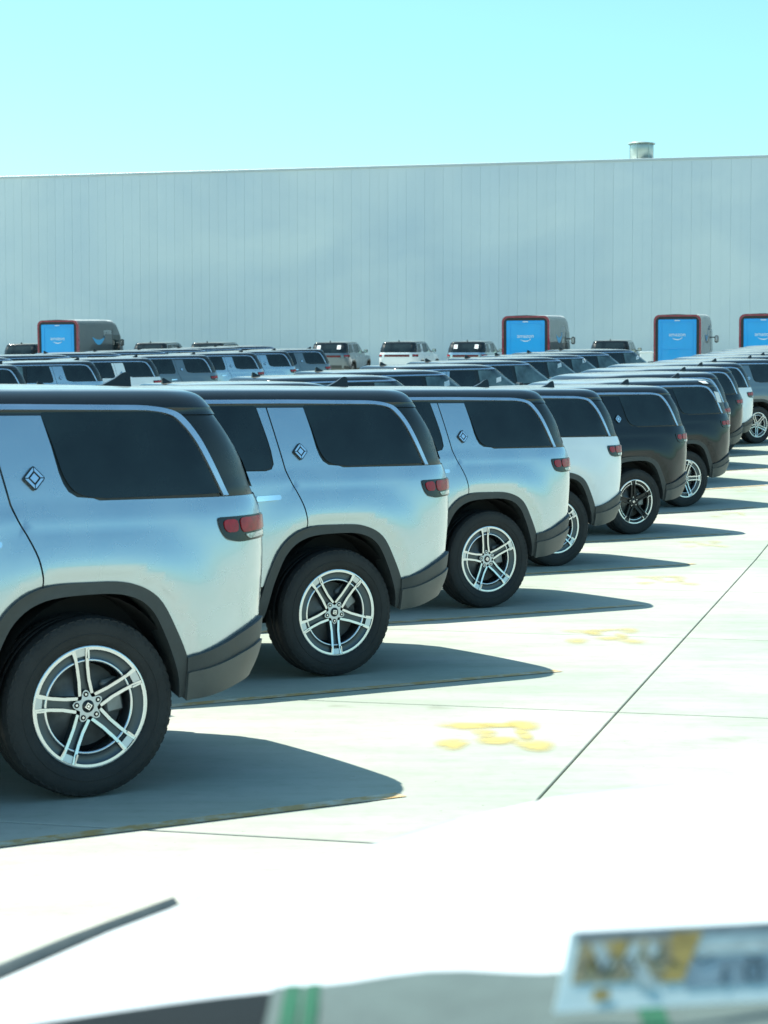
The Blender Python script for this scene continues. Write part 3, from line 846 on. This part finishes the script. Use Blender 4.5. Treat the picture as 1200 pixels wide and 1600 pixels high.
# stall lines and numbers
lines = []
for k in range(-1, 15):
    base = Vector((-1.33 + 1.085 * k, 9.30 + 4.19 * k)) + NV * .66
    L0, L1 = -4.6, 1.25
    o = strip(lambda t: (base + RV * (L0 + (L1 - L0) * t) + NV * .05, base + RV * (L0 + (L1 - L0) * t) - NV * .05), 30, 'stall_line', M_YEL, ground)
    # worn stall number painted behind the stall
    if 0 <= k < 9:
        b = B(); cx, cy = .63 + 1.08 * k, 11.08 + 4.5 * k
        blobs = [(-.33, -.22, .10, .09), (-.20, .17, .15, .08), (.04, .22, .13, .05), (.22, .17, .10, .09), (-.02, -.13, .13, .07), (.18, -.24, .12, .09), (.15, -.02, .05, .10), (-.11, .03, .08, .07)]
        rnd = random.Random(k + 3); wear = []
        for q_, (u, v, a, c_) in enumerate(blobs):
            if k > 2 and rnd.random() < .2: continue
            u += rnd.uniform(-.03, .03); v += rnd.uniform(-.03, .03); n = 16; h = .004 + .0003 * q_
            rings = []
            for rr, wv in ((1.5, 0), (.8, .7), (.35, 1)):
                for j in range(n):
                    t = 2 * math.pi * j / n; r2 = rr * (1 + .12 * math.sin(2 * t + u * 20) + .08 * math.sin(3 * t))
                    px, py = cx + (u + a * r2 * math.cos(t)) * .78, cy + v * 1.5 + c_ * 1.5 * r2 * math.sin(t)
                    rings.append((px, py, gxy(px, py) + h)); wear.append(wv * (.85, .5, .35, .3, .25, .2, .2, .2, .2)[k])
            b.add(rings, [(r_ * n + j, r_ * n + (j + 1) % n, (r_ + 1) * n + (j + 1) % n, (r_ + 1) * n + j) for r_ in (0, 1) for j in range(n)] + [tuple(range(2 * n, 3 * n))])
        o = b.make('stall_number', M_NUM, ground)
        at = o.data.attributes.new('wear', 'FLOAT', 'POINT'); at.data.foreach_set('value', wear)

# ------------------------------------------------------------------ row 2 (noses towards row 1)
ORD = ['first', 'second', 'third', 'fourth', 'fifth', 'sixth', 'seventh', 'eighth', 'ninth', 'tenth', 'eleventh', 'twelfth', 'thirteenth', 'fourteenth']
row2 = [(25.3, 'white'), (29.8, 'white'), (34.1, 'grey'), (37.9, 'grey'), (42.7, 'silver'), (46.8, 'black'), (51.1, 'grey'), (54.9, 'black'), (59.6, 'grey'), (65.2, 'silver')]
papers = []
for i, (dfront, p) in enumerate(row2):
    x, y = cd(-8.5, dfront)
    pos = Vector((x, y)) - RV * 1.75 - NV * .78
    o = place(pos.x, pos.y, AX, p, f'{p} SUV facing right, {ORD[i]} from the left in the middle row', 'SUVs in the middle row facing right')
    papers.append(o)
# ------------------------------------------------------------------ row 3 (tails to the right again)
row3 = [(35.6, 'grey'), (39.9, 'silver'), (44.0, 'black'), (48.6, 'silver'), (52.7, 'white'), (57.4, 'grey'), (61.9, 'silver'), (65.4, 'silver'), (69.6, 'grey')]
for i, (dt, p) in enumerate(row3):
    x, y = cd(-19.8, dt); pos = Vector((x, y)) - RV * .88 - NV * .975
    if i < 2: continue
    place(pos.x, pos.y, AX + math.pi, p, f'{p} SUV with tail to the right, {ORD[i-2]} from the left in the third row', 'SUVs in the third row')
# row 4
for i, (df, p) in enumerate([(50.6, 'silver'), (54.9, 'white'), (59.2, 'black'), (63.4, 'silver'), (67.6, 'grey'), (71.8, 'white'), (76.0, 'silver'), (80.3, 'black')]):
    x, y = cd(-25.2, df); pos = Vector((x, y)) - RV * 1.75 - NV * .78
    place(pos.x, pos.y, AX, p, f'{p} SUV roof behind the third row, {ORD[i]} from the left', 'SUVs behind the third row')
# far row, tails to the camera, noses to the wall
def at_px(px, d):
    r = (px - 600) / 3200
    # X = c CS + d SN ; Y = d CS - c SN ; X = r Y
    c = d * (r * CS - SN) / (CS + r * SN)
    return cd(c, d)
far_row = [(30, 96.0, 'black', 'dark SUV at the left edge by the wall, beside the delivery van', 0),
 (232, 97.5, 'green', 'dark green SUV by the wall, right of the leftmost delivery van', 0),
 (320, 96.5, 'black', 'black SUV by the wall, second to the right of the leftmost delivery van', 0),
 (513, 94.5, 'grey', 'grey SUV by the wall with white papers on its rear window corners', 1),
 (620, 95.5, 'white', 'white SUV parked tail out by the wall, the only white one there', 0),
 (727, 94.5, 'silver', 'silver SUV by the wall left of a delivery van, its rear window papered', 1),
 (951, 95.5, 'black', 'black SUV by the wall between two delivery vans', 0)]
FW = Vector((SN, CS))
for px, d, p, lab, pap in far_row:
    x, y = at_px(px, d); hd = TH + R(random.uniform(-1.5, 2.0)); hv = Vector((math.sin(hd), math.cos(hd)))
    pos = Vector((x, y)) + hv * 1.09
    o = place(pos.x, pos.y, hd, p, lab, 'SUVs parked tail out along the wall')
    if pap:
        for s in (1, -1):
            b = B(); pv = [(s * .50 - .09, 1.55), (s * .50 + .09, 1.55), (s * .50 + .09, 1.74), (s * .50 - .09, 1.74)]
            fr = [(-(tab(ER, z, 'R') + .035), y, z) for y, z in pv]; bk = [(x + .004, y, z) for x, y, z in fr]
            b.add(fr + bk, [(3, 2, 1, 0), (4, 5, 6, 7), (0, 1, 5, 4), (1, 2, 6, 5), (2, 3, 7, 6), (3, 0, 4, 7)])
            b.make('window_paper', M_PAPER, o)

# papers: sixth SUV of the near row and a few windshields
six = [o for o in bpy.data.objects if o.get('label', '').startswith('black SUV with white papers')][0]
b = B(); patch(b, rpoly([(-.60, 1.70, .0), (-.70, 1.68, 0), (-.735, 1.53, 0), (-.635, 1.54, 0)]), .02, .004, .05, 1, up=True); b.make('taped_paper', M_PAPER, six)
b = B(); patch(b, rpoly([(-.36, 1.85, 0), (-.50, 1.845, 0), (-.53, 1.81, 0), (-.43, 1.815, 0)]), .02, .003, .05, 1, up=True); b.make('taped_paper', M_PAPER, six)
for i, (x, z) in {3: (1.62, 1.56), 4: (1.66, 1.50), 6: (1.55, 1.62), 7: (1.60, 1.66), 9: (1.70, 1.55)}.items():
    b = B(); patch(b, [(x, z), (x + .13, z + .03), (x + .15, z + .13), (x + .02, z + .10)], .006, .003, .08, -1, up=True)
    b.make('window_paper', M_PAPER, papers[i])
# the base car was only the pattern for the copies
def wipe(o):
    for c in KIDS[o]: wipe(c)
    bpy.data.objects.remove(o)
wipe(base_root)

# ------------------------------------------------------------------ delivery vans
M_VAN = mat('van_paint', (.055, .070, .078), .38, .1, .6, noise=.05, nscale=2)
M_VANR = mat('van_roof', (.45, .48, .47), .5, noise=.08, nscale=2)
M_VRED = mat('van_red_lamp', (.24, .014, .036), .25, 0, .7, noise=.15, nscale=5)
M_VBLUE = mat('van_door_blue', (.002, .36, .78), .4, 0, .4, noise=.04, nscale=2)
M_VLOGO = mat('van_logo_blue', (.05, .36, .66), .45)
M_VTEXT = mat('van_text_white', (.75, .80, .82), .5)
M_VDARK = mat('van_seal', (.012, .015, .016), .5, noise=.1, nscale=6)
M_VTXT2 = mat('van_text_grey', (.45, .52, .55), .5)
def text_part(txt, size, m, parent, name, loc, rot, ext=.004):
    cu = bpy.data.curves.new(name, 'FONT'); cu.body = txt; cu.size = size; cu.extrude = ext; cu.align_x = 'CENTER'; cu.align_y = 'CENTER'; cu.resolution_u = 3
    o = bpy.data.objects.new(name, cu); COL.objects.link(o)
    dg = bpy.context.evaluated_depsgraph_get(); me = bpy.data.meshes.new_from_object(o.evaluated_get(dg))
    bpy.data.objects.remove(o); me.materials.clear(); me.materials.append(m)
    o = bpy.data.objects.new(name, me); COL.objects.link(o); o.parent = parent; o.location = loc; o.rotation_euler = rot
    return o
def smile(b, cx, cz, w, m, fn, thick):
    N = 16; rows = []
    for k in range(N + 1):
        t = k / N; u = -w / 2 + w * t; dip = -.16 * w * (1 - (2 * t - 1) ** 2) ; th = thick * (.25 + math.sin(math.pi * min(1, t * 1.0)) )
        rows.append([fn(cx + u, cz + dip + th * .5 + .05 * w), fn(cx + u, cz + dip - th * .5 + .05 * w)])
    b.grid(rows, 0, False)
    b.add([fn(cx + w * .50, cz + .13 * w), fn(cx + w * .36, cz + .10 * w), fn(cx + w * .47, cz - .02 * w)], [(0, 1, 2)])
    b.add([fn(cx + w * .50, cz + .13 * w), fn(cx + w * .36, cz + .10 * w), fn(cx + w * .47, cz - .02 * w)], [(2, 1, 0)])
def rrect(w, z0, z1, r, n=6):
    """closed outline in y,z with rounded top corners, small bottom ones"""
    L = []
    for (cy, cz, rr, a0) in ((w - r, z1 - r, r, 0), (-w + r, z1 - r, r, 90), (-w + .08, z0 + .08, .08, 180), (w - .08, z0 + .08, .08, 270)):
        for k in range(n + 1):
            a = R(a0 + 90 * k / n); L.append((cy + rr * math.cos(a), cz + rr * math.sin(a)))
    return L
def build_van():
    r = empty('delivery_van')
    LEN = 6.3; Hh = 2.98; w = 1.03
    b = B(); rows = []
    st = [(0, 1, Hh, .42), (.03, 1, Hh, .42), (1.0, 1.0, Hh, .42), (3.8, 1, Hh, .42), (4.6, 1, Hh - .02, .42), (5.0, .995, Hh - .12, .42), (5.25, .99, Hh - .33, .42), (5.55, .98, 2.35, .42), (5.85, .97, 1.85, .42), (6.05, .96, 1.42, .42), (6.2, .93, 1.25, .42), (6.3, .86, 1.1, .5)]
    for x, k, zt, zb in st:
        rr = min(.24, (zt - zb) * .3)
        rows.append([(x, y, z) for y, z in rrect(w * k, zb, zt, rr)])
    b.grid(rows, 0, True, closed=True)
    n = len(rows[0]); b.add(rows[0], [tuple(range(n))]); b.add(rows[-1], [tuple(range(n))[::-1]])
    b.make('body', M_VAN, r)
    b = B()
    prof = [(-w + .03 + .0, Hh - .16), (-w + .12, Hh - .045), (-w + .26, Hh + .006), (0, Hh + .03), (w - .26, Hh + .006), (w - .12, Hh - .045), (w - .03, Hh - .16)]
    b.grid([[(x, y, z + .008) for y, z in prof] for x in (.10, 2, 4, 4.7)], 0, True, flip=True)
    b.make('roof', M_VANR, r)
    # rear frame lamp: red ring
    def ringpart(name, o_in, o_out, x, th, m, bot=.55, zt0=Hh):
        b = B(); A = [p for p in rrect(w + o_out, bot, zt0 + o_out, .26)]; C = [p for p in rrect(w + o_in, bot + .02, zt0 + o_in, .22)]
        rows = [[(x, *p) for p in C], [(x - th, *p) for p in C], [(x - th, *p) for p in A], [(x, *p) for p in A], [(x + .18, *p) for p in A]]
        b.grid(rows, 0, False, closed=True, flip=True); return b.make(name, m, r)
    ringpart('lamp_ring', -.07, .012, -.005, .02, M_VRED)
    ringpart('door_seal', -.17, -.07, -.004, .012, M_VDARK)
    b = B(); b.box(-.035, 0, -w + .19, w - .19, .62, Hh - .19, 0, .03)
    dr = b.make('rear_door', M_VBLUE, r)
    b = B()
    b.box(-.055, -.036, -w + .31, -w + .36, .68, Hh - .30, 0, .006); b.box(-.055, -.036, w - .36, w - .31, .68, Hh - .30, 0, .006)
    b.box(-.055, -.036, -w + .37, w - .37, Hh - .36, Hh - .31, 0, .006)
    b.box(-.05, -.036, -w + .37, w - .37, 1.45, 1.48, 0, .006)
    b.make('door_rib', M_VBLUE, dr)
    text_part('amazon', .24, M_VTEXT, dr, 'door_lettering', (-.040, 0, Hh - .86), (R(90), 0, R(-90)))
    b = B(); smile(b, 0, Hh - 1.03, .46, None, lambda u, z: (-.043, -u, z), .035); b.make('door_smile', M_VTEXT, dr)
    b = B(); b.box(-.06, -.036, -.12, .12, Hh - .26, Hh - .22, 0, .008); b.make('door_lamp', M_VTEXT, dr)
    # side smile and lettering, both flanks
    for s in (1, -1):
        b = B(); smile(b, 0, 0, 1.55, None, lambda u, z: ((2.6 + u * (1 if s < 0 else -1)), s * (w + .006), 2.08 + z), .20)
        if s > 0:
            b.v = [(5.2 - v[0], v[1], v[2]) for v in b.v]
        b.make('side_smile', M_VLOGO, r)
        text_part('prime', .42, M_VTXT2, r, 'side_lettering', (3.75, s * (w + .004), 2.42), (R(90), 0, 0 if s < 0 else R(180)))
        # cab door and window
        b = B(); b.box(4.45, 5.35, min(s * (w - .02), s * (w + .006)), max(s * (w - .02), s * (w + .006)), 1.35, 2.25, 0, .004); b.make('window', M_GLASS, r)
        b = B(); b.box(4.36, 4.40, min(s * (w - .02), s * (w + .004)), max(s * (w - .02), s * (w + .004)), .6, 2.6); b.make('door_seam', M_VDARK, r)
        # mirror
        b = B(); b.tube([(5.0, s * 1.0, 1.95), (5.15, s * 1.2, 1.95)], .025); b.box(5.05, 5.2, min(s * 1.16, s * 1.34), max(s * 1.16, s * 1.34), 1.70, 2.04, 0, .05)
        mo = b.make('mirror', M_VDARK, r)
        b = B(); b.box(5.035, 5.049, min(s * 1.19, s * 1.31), max(s * 1.19, s * 1.31), 1.76, 2.0); b.make('mirror_glass', M_CHROME, mo)
        for ax in (1.2, 5.2):
            b = B(); b.lathe([(0, .12), (.22, .12), (.25, .14), (.36, .13), (.39, .09), (.39, -.1)], 28)
            b.v = [(v[0] + ax, v[1] * s + s * .88, v[2] + .39) for v in b.v]; b.make('wheel', M_TYRE, r)
    b = B(); rows = []
    for x, k, zt in ((5.02, .86, Hh - .10), (5.27, .86, Hh - .32), (5.57, .86, 2.36), (5.84, .86, 1.9)):
        rows.append([(x + .02, w * k * (2 * j / 8 - 1), zt + .012 - (.05 if j in (0, 8) else 0)) for j in range(9)])
    b.grid(rows, 0, True, flip=True); b.make('windshield', M_GLASS, r)
    b = B(); b.box(-.10, .02, -w + .05, w - .05, .40, .60, 0, .03); b.make('rear_bumper', M_VDARK, r)
    return r
van = build_van(); bpy.context.view_layer.update(); index(van)
for i, (px, d, lab) in enumerate([(93, 91.5, 'leftmost delivery van, blue rear door, dark flank with blue smile'),
        (821, 87.6, 'delivery van with blue rear door, second from the left, beside a black SUV'),
        (1057, 91.0, 'delivery van with blue rear door, third from the left, narrow pale flank'),
        (1191, 90.0, 'delivery van with blue rear door, cut off by the right edge')]):
    o = van if i == 0 else copy_tree(van)
    x, y = at_px(px, d); o.location = (x, y, g(d + 3) - .05); hd = TH
    o.rotation_euler = (0, -math.atan(.033), math.pi / 2 - hd)
    o['label'] = lab; o['category'] = 'van'; o['group'] = 'delivery vans parked along the wall'
# small white cabinet by the wall
b = B(); b.box(-.25, .25, -.2, .2, 0, 1.45, 0, .02); b.box(-.28, .28, -.23, .23, 1.45, 1.5, 0, .01)
o = b.make('utility_cabinet', M_PAPER); x, y = at_px(1009, 86); o.location = (x, y, g(86)); o.rotation_euler[2] = -TH
tag(o, 'small white cabinet standing left of the narrow-sided delivery van', 'cabinet')

# ------------------------------------------------------------------ warehouse
DW = 106.0; ZT = 13.70
def wall_mat():
    m = bpy.data.materials.new('wall_panel'); m.use_nodes = True; nt = m.node_tree; L = nt.links; b = nt.nodes['Principled BSDF']
    geo = nt.nodes.new('ShaderNodeNewGeometry'); oi = nt.nodes.new('ShaderNodeObjectInfo')
    n = nt.nodes.new('ShaderNodeTexNoise'); n.inputs['Scale'].default_value = .10; n.inputs['Detail'].default_value = 4; n.inputs['Distortion'].default_value = .4
    mp = nt.nodes.new('ShaderNodeMapping'); mp.inputs['Scale'].default_value = (1, 1, 1.6); L.new(geo.outputs['Position'], mp.inputs[0]); L.new(mp.outputs[0], n.inputs['Vector'])
    r = nt.nodes.new('ShaderNodeValToRGB'); r.color_ramp.elements[0].position = .35; r.color_ramp.elements[0].color = (.53, .62, .66, 1); r.color_ramp.elements[1].position = .66; r.color_ramp.elements[1].color = (.68, .74, .73, 1)  # bluish cloudy blotches painted in for haze over the wall
    L.new(n.outputs[0], r.inputs[0])
    mr = nt.nodes.new('ShaderNodeMapRange'); mr.inputs['To Min'].default_value = .985; mr.inputs['To Max'].default_value = 1.015; L.new(oi.outputs['Random'], mr.inputs['Value'])
    mx = nt.nodes.new('ShaderNodeMix'); mx.data_type = 'RGBA'; mx.blend_type = 'MULTIPLY'; mx.inputs['Factor'].default_value = 1
    L.new(r.outputs[0], mx.inputs['A']); L.new(mr.outputs[0], mx.inputs['B']); L.new(mx.outputs['Result'], b.inputs['Base Color'])
    b.inputs['Roughness'].default_value = .45; b.inputs['Specular IOR Level'].default_value = .5
    n2 = nt.nodes.new('ShaderNodeTexNoise'); n2.inputs['Scale'].default_value = .8; L.new(geo.outputs['Position'], n2.inputs['Vector'])
    bp = nt.nodes.new('ShaderNodeBump'); bp.inputs['Strength'].default_value = .15; bp.inputs['Distance'].default_value = .05; L.new(n2.outputs[0], bp.inputs['Height']); L.new(bp.outputs[0], b.inputs['Normal'])
    return m
M_WALL = wall_mat(); M_COP = mat('coping', (.50, .55, .55), .45, .3, noise=.05, nscale=1); M_CORE = mat('wall_core', (.22, .24, .25), .8, noise=.1, nscale=1)
wh = empty('warehouse'); x, y = cd(0, DW); wh.location = (x, y, 2.2); wh.rotation_euler = (0, 0, -TH)
HW = ZT - 2.2
tag(wh, 'very long pale warehouse of upright metal wall panels filling the background', 'building')
b = B(); b.box(-95, 45, .06, 70, -1, HW - .15); b.make('wall', M_CORE, wh)
pmesh = None
restb = B()
for k in range(-94, 45):
    if -60 <= k < 2:
        if pmesh is None:
            pb = B(); pb.box(.0018, .9982, -.0, .055, -.6, HW - .12, 0, .006)
            pb.box(.48, .52, -.006, .001, -.6, HW - .12)
            o = pb.make('panel', M_WALL, wh); pmesh = o.data
        else:
            o = bpy.data.objects.new('panel', pmesh); link(o, wh)
        o.location = (k, 0, 0)
    else: restb.box(k + .008, k + .986, 0, .055, -.6, HW - .12)
o = restb.make('wall_panels', M_WALL, wh); tag(o, kind='stuff')
b = B(); b.box(-95, 45, -.05, .4, HW - .12, HW, 0, .01); b.make('coping', M_COP, wh)
b = B(); b.box(-95, 45, .4, 70, HW - .16, HW - .10); b.make('roof', M_COP, wh)
b = B(); b.box(-95, 45, -.02, .05, -.9, -.6); b.make('base_trim', M_CORE, wh)
# roof vent: drum with shallow cone cap
vt = empty('roof_vent'); px = 999; r_ = (px - 600) / 3200; x, y = at_px(px, DW + 1.2); vt.location = (x, y, ZT - .12)
tag(vt, 'round pale metal exhaust vent standing on the warehouse roof edge', 'vent')
M_VENT = mat('vent_metal', (.42, .50, .46), .4, .6, noise=.12, nscale=3)
def drum(prof, name, m, n=28):
    b = B(); b.lathe(prof, n); b.v = [(v[0], -v[2], v[1]) for v in b.v]; return b.make(name, m, vt)
drum([(.0, .18), (.60, .18), (.60, 1.0), (.585, 1.02), (.0, 1.02)], 'drum', M_VENT)
drum([(.70, .98), (.72, 1.0), (.70, 1.03), (.35, 1.09), (.06, 1.14), (0, 1.15)], 'cap', M_VENT)
drum([(.50, 0), (.52, .18)], 'neck', M_CORE); drum([(.62, -.02), (.62, .05), (.5, .07)], 'curb', M_COP)
for k in range(6):
    b = B(); t = k * math.pi / 3; b.box(-.015, .015, -.02, .02, .05, .98); b.v = [((.60 + v[1]) * math.cos(t) - v[0] * math.sin(t), (.60 + v[1]) * math.sin(t) + v[0] * math.cos(t), v[2]) for v in b.v]
    b.make('brace', M_VENT, vt)

# ------------------------------------------------------------------ the vehicle the picture was taken from
own = empty('white_vehicle'); HDG = R(20); own.location = (0, 0, 0); own.rotation_euler = (0, 0, -HDG)
tag(own, 'white vehicle in the foreground, only its broad bonnet and dashboard edge in view', 'vehicle')
M_HOOD = mat('hood_white', (.80, .82, .82), .35, 0, .8, noise=.02, nscale=2)
def loc2(X, Y): return (X * math.cos(HDG) - Y * math.sin(HDG), X * math.sin(HDG) + Y * math.cos(HDG))
# outline of the left edge of the bonnet, from the cowl forward and round to the nose (own frame, y forward)
EDGE3 = [(-1.36, .95, 1.165), (-1.35, 1.6, 1.16), (-1.34, 2.032, 1.155), (-1.331, 2.235, 1.15), (-1.313, 2.439, 1.15), (-1.288, 2.656, 1.145), (-1.265, 2.907, 1.13), (-1.22, 3.162, 1.12), (-1.154, 3.476, 1.11),
         (-1.049, 3.786, 1.10), (-.891, 4.037, 1.09), (-.696, 4.26, 1.08), (-.518, 4.40, 1.07), (-.2, 4.52, 1.065), (.2, 4.58, 1.06), (.55, 4.60, 1.06)]
ctr = .55
rows = []
for (ex, ey, ez) in EDGE3:
    row = []
    for t in (0, .006, .015, .03, .06, .12, .25, .45, .7, 1.0):
        yy = ey * (1 - .12 * t * (ey > 3)) 
        row.append((ex + (ctr - ex) * t, yy, ez - .03 + .03 * (1 - (1 - min(1, t / .03)) ** 2) ** .5 + .045 * (1 - (1 - t) ** 2) ))
    rows.append(row)
b = B()
mir = [[(2 * ctr - x, y, z) for x, y, z in r] for r in rows]
b.grid(rows, 0, True, flip=True); b.grid(mir, 0, True)
b.make('bonnet', M_HOOD, own)
b = B()
for k in (0, 1):
    rws = []
    for r in rows:
        x, y, z = r[0]; t = max(0, min(1, (y - 3.2) / 1.2)); f = lambda xx: xx if not k else 2 * ctr - xx
        rws.append([(f(x), y, z), (f(x - .012 * (1 - t)), y + .012 * t, z - .04), (f(x - .02 * (1 - t)), y + .02 * t, z - .2), (f(x), y, .55)])
    b.grid(rws, 0, True, flip=not k)
b.make('front_wing', M_HOOD, own)
M_STRIP = mat('strip_grey', (.05, .065, .065), .5, noise=.15, nscale=20)
b = B(); sp = [r[0] for r in rows if .9 < r[0][1] < 2.8]; rws = []
for i, (x, y, z) in enumerate(sp):
    w_ = interp([(.9, .027), (2.0, .025), (2.4, .019), (2.66, .0)], y)
    rws.append([(x + .004, y, z + .018), (x - .004, y, z + .028), (x - .006 - w_, y, z + .02), (x - .008 - w_, y, z - .02)])
b.grid(rws, 0, True, flip=True); b.make('wing_strip', M_STRIP, own)
for sx in (-1.08, 2.18):
    b = B(); b.lathe([(0, .12), (.24, .12), (.27, .14), (.38, .13), (.40, .1), (.40, -.12), (.2, -.12)], 32)
    b.v = [(v[1] * (1 if sx > 0 else -1) + sx, v[0] + 3.4, v[2] + .40) for v in b.v]; b.make('wheel', M_TYRE, own)
# dashboard: its far edge, left to right, in the lot frame
M_DASH = mat('dash_dark', (.005, .008, .009), .7, spec=.15, noise=.3, nscale=30, bump=.2, bscale=400)
far_e = [(-.60, 1.12), (-.273, 1.301), (-.229, 1.335), (-.076, 1.407), (.124, 1.446), (.293, 1.467), (.7, 1.45)]
far_s = spline(far_e, 5)
b = B(); rws = []
for x, y in far_s:
    rws.append([(*loc2(x, y - dy), z) for dy, z in ((.006, 1.2), (0, 1.45), (.006, 1.463), (.02, 1.466), (.25, 1.463), (.33, 1.43), (.36, 1.2))])
b.grid(rws, 0, True); b.make('dashboard', M_DASH, own)
# folded cloth with green stripes lying on it
cl = empty('striped_cloth'); cl.location = (.10, 1.36, 1.460); tag(cl, 'pale grey folded cloth with two green stripes lying on the dashboard', 'cloth')
M_CLOTH = mat('cloth_grey', (.07, .10, .095), .8, noise=.12, nscale=25, bump=.15, bscale=120); M_STR = mat('stripe_green', (.002, .075, .035), .85, noise=.15, nscale=60)
def edge_y(x):
    for i in range(len(far_s) - 1):
        if far_s[i][0] <= x <= far_s[i + 1][0]:
            t = (x - far_s[i][0]) / (far_s[i + 1][0] - far_s[i][0]); return far_s[i][1] + t * (far_s[i + 1][1] - far_s[i][1])
    return 1.45
def cloth(x0, x1, lift, name, m, parent, n=14):
    b = B(); rws = []
    for i in range(n + 1):
        x = x0 + (x1 - x0) * i / n; ye = edge_y(x) - .004
        prof = [(.0, -.0), (.0, .004), (.008, .009), (.06, .010), (.14, .009), (.22, .009), (.235, -.0)]
        rws.append([(x - .10, ye - dy - 1.36, zz + (lift + .003 * math.sin(x * 37 + dy * 30) if zz > 0 else 0)) for dy, zz in prof])
    b.grid(rws, 0, True); return b.make(name, m, parent)
cloth(-.077, .30, 0, 'cloth_body', M_CLOTH, cl)
for x0, x1 in ((-.068, -.057), (-.054, -.044), (.168, .186)):
    cloth(x0, x1, .0015, 'stripe', M_STR, cl, 4)
# permit card propped up on the dashboard
card = empty('permit_card'); card.location = (.20, 1.30, 1.475)
tag(card, 'blurred white permit card with a yellow patch propped on the dashboard', 'card')
p = math.atan(192 / 3200)
def unproj(px, py, Y):
    dx, dy, dz = (px - 600) / 3200, 1, (800 - py) / 3200
    c_, s_ = math.cos(p), math.sin(p); y_ = dy * c_ + dz * s_; z_ = -dy * s_ + dz * c_
    return Vector((dx / y_ * Y, Y, H_CAM + z_ / y_ * Y))
bl, br, tr, tl = unproj(865, 1583, 1.295), unproj(1235, 1562, 1.32), unproj(1235, 1437, 1.345), unproj(891, 1455, 1.32)
org = Vector(card.location)
def cp(u, v, off=0):
    q = (bl * (1 - u) + br * u) * (1 - v) + (tl * (1 - u) + tr * u) * v
    return tuple(q - org + Vector((.07, -1, .3)).normalized() * off)
def cbox(b, pts, o0, o1):
    n = len(pts); b.add([cp(u, v, o0) for u, v in pts] + [cp(u, v, o1) for u, v in pts], [tuple(range(n))[::-1], tuple(range(n, 2 * n))] + [(i, (i + 1) % n, n + (i + 1) % n, n + i) for i in range(n)])
b = B(); cbox(b, [(0, 0), (1, 0), (1, 1), (0, 1)], -.001, .0005); b.make('sheet', mat('card_white', (.55, .66, .66), .6, noise=.08, nscale=30), card)
MC = {'grey': mat('print_grey', (.16, .19, .21), .6, noise=.3, nscale=90), 'yel': mat('print_yellow', (.36, .26, .08), .6, noise=.25, nscale=80), 'tan': mat('print_tan', (.30, .26, .16), .6, noise=.35, nscale=90), 'ink': mat('print_ink', (.03, .045, .05), .6), 'pale': mat('print_pale', (.36, .43, .43), .6, noise=.2, nscale=80), 'blue': mat('print_blue', (.20, .28, .33), .6, noise=.2, nscale=60)}
lvl = [0]
def pr_(name, m, *polys):
    lvl[0] += 1; b = B()
    for q in polys: cbox(b, q, .0005 + .0001 * lvl[0], .0007 + .0001 * lvl[0])
    return b.make(name, MC[m], card)
def rc(a, c, d, e): return [(a, d), (c, d), (c, e), (a, e)]
pr_('print_band', 'grey', rc(.03, 1, .86, .985)); pr_('print_field', 'tan', rc(.05, .52, .34, .87)); pr_('print_field', 'pale', rc(.56, 1, .62, .80)); pr_('print_field', 'blue', rc(.54, 1, .22, .58))
for q in ([(.43, .30), (.53, .30), (.60, .92), (.46, .92), (.47, .6)], rc(.20, .26, .66, .86), rc(.10, .14, .5, .8), rc(.15, .22, .12, .26)): pr_('print_yellow', 'yel', q)
pr_('print_letter', 'pale', [(.10, .82), (.15, .84), (.22, .55), (.17, .50)], [(.28, .80), (.33, .82), (.30, .45), (.26, .6)], [(.36, .84), (.41, .80), (.40, .62), (.36, .64)], [(.30, .40), (.34, .62), (.42, .25), (.38, .22)])
def stroke(pts, w=.012):
    out = []
    for i in range(len(pts) - 1):
        a = Vector(pts[i]); c = Vector(pts[i + 1]); d = (c - a).normalized(); n_ = Vector((-d.y * w * .5, d.x * w * 1.6)); out.append([tuple(a - n_), tuple(c - n_), tuple(c + n_), tuple(a + n_)])
    return out
pr_('print_ink', 'ink', *(stroke([(.08, .45), (.12, .66), (.17, .44), (.20, .66)]) + stroke([(.24, .42), (.28, .64), (.32, .42)]) + stroke([(.35, .64), (.40, .55), (.45, .60), (.50, .52)])
    + stroke([(.57, .62), (.60, .53), (.66, .60)], .01) + stroke([(.80, .60), (.84, .52), (.88, .60)], .01) + stroke([(.70, .25), (.71, .45)]) + stroke([(.80, .30), (.80, .46), (.87, .46), (.87, .30), (.80, .30)], .01) + stroke([(.90, .46), (.98, .46)]) + stroke([(.94, .46), (.94, .28)], .01)))
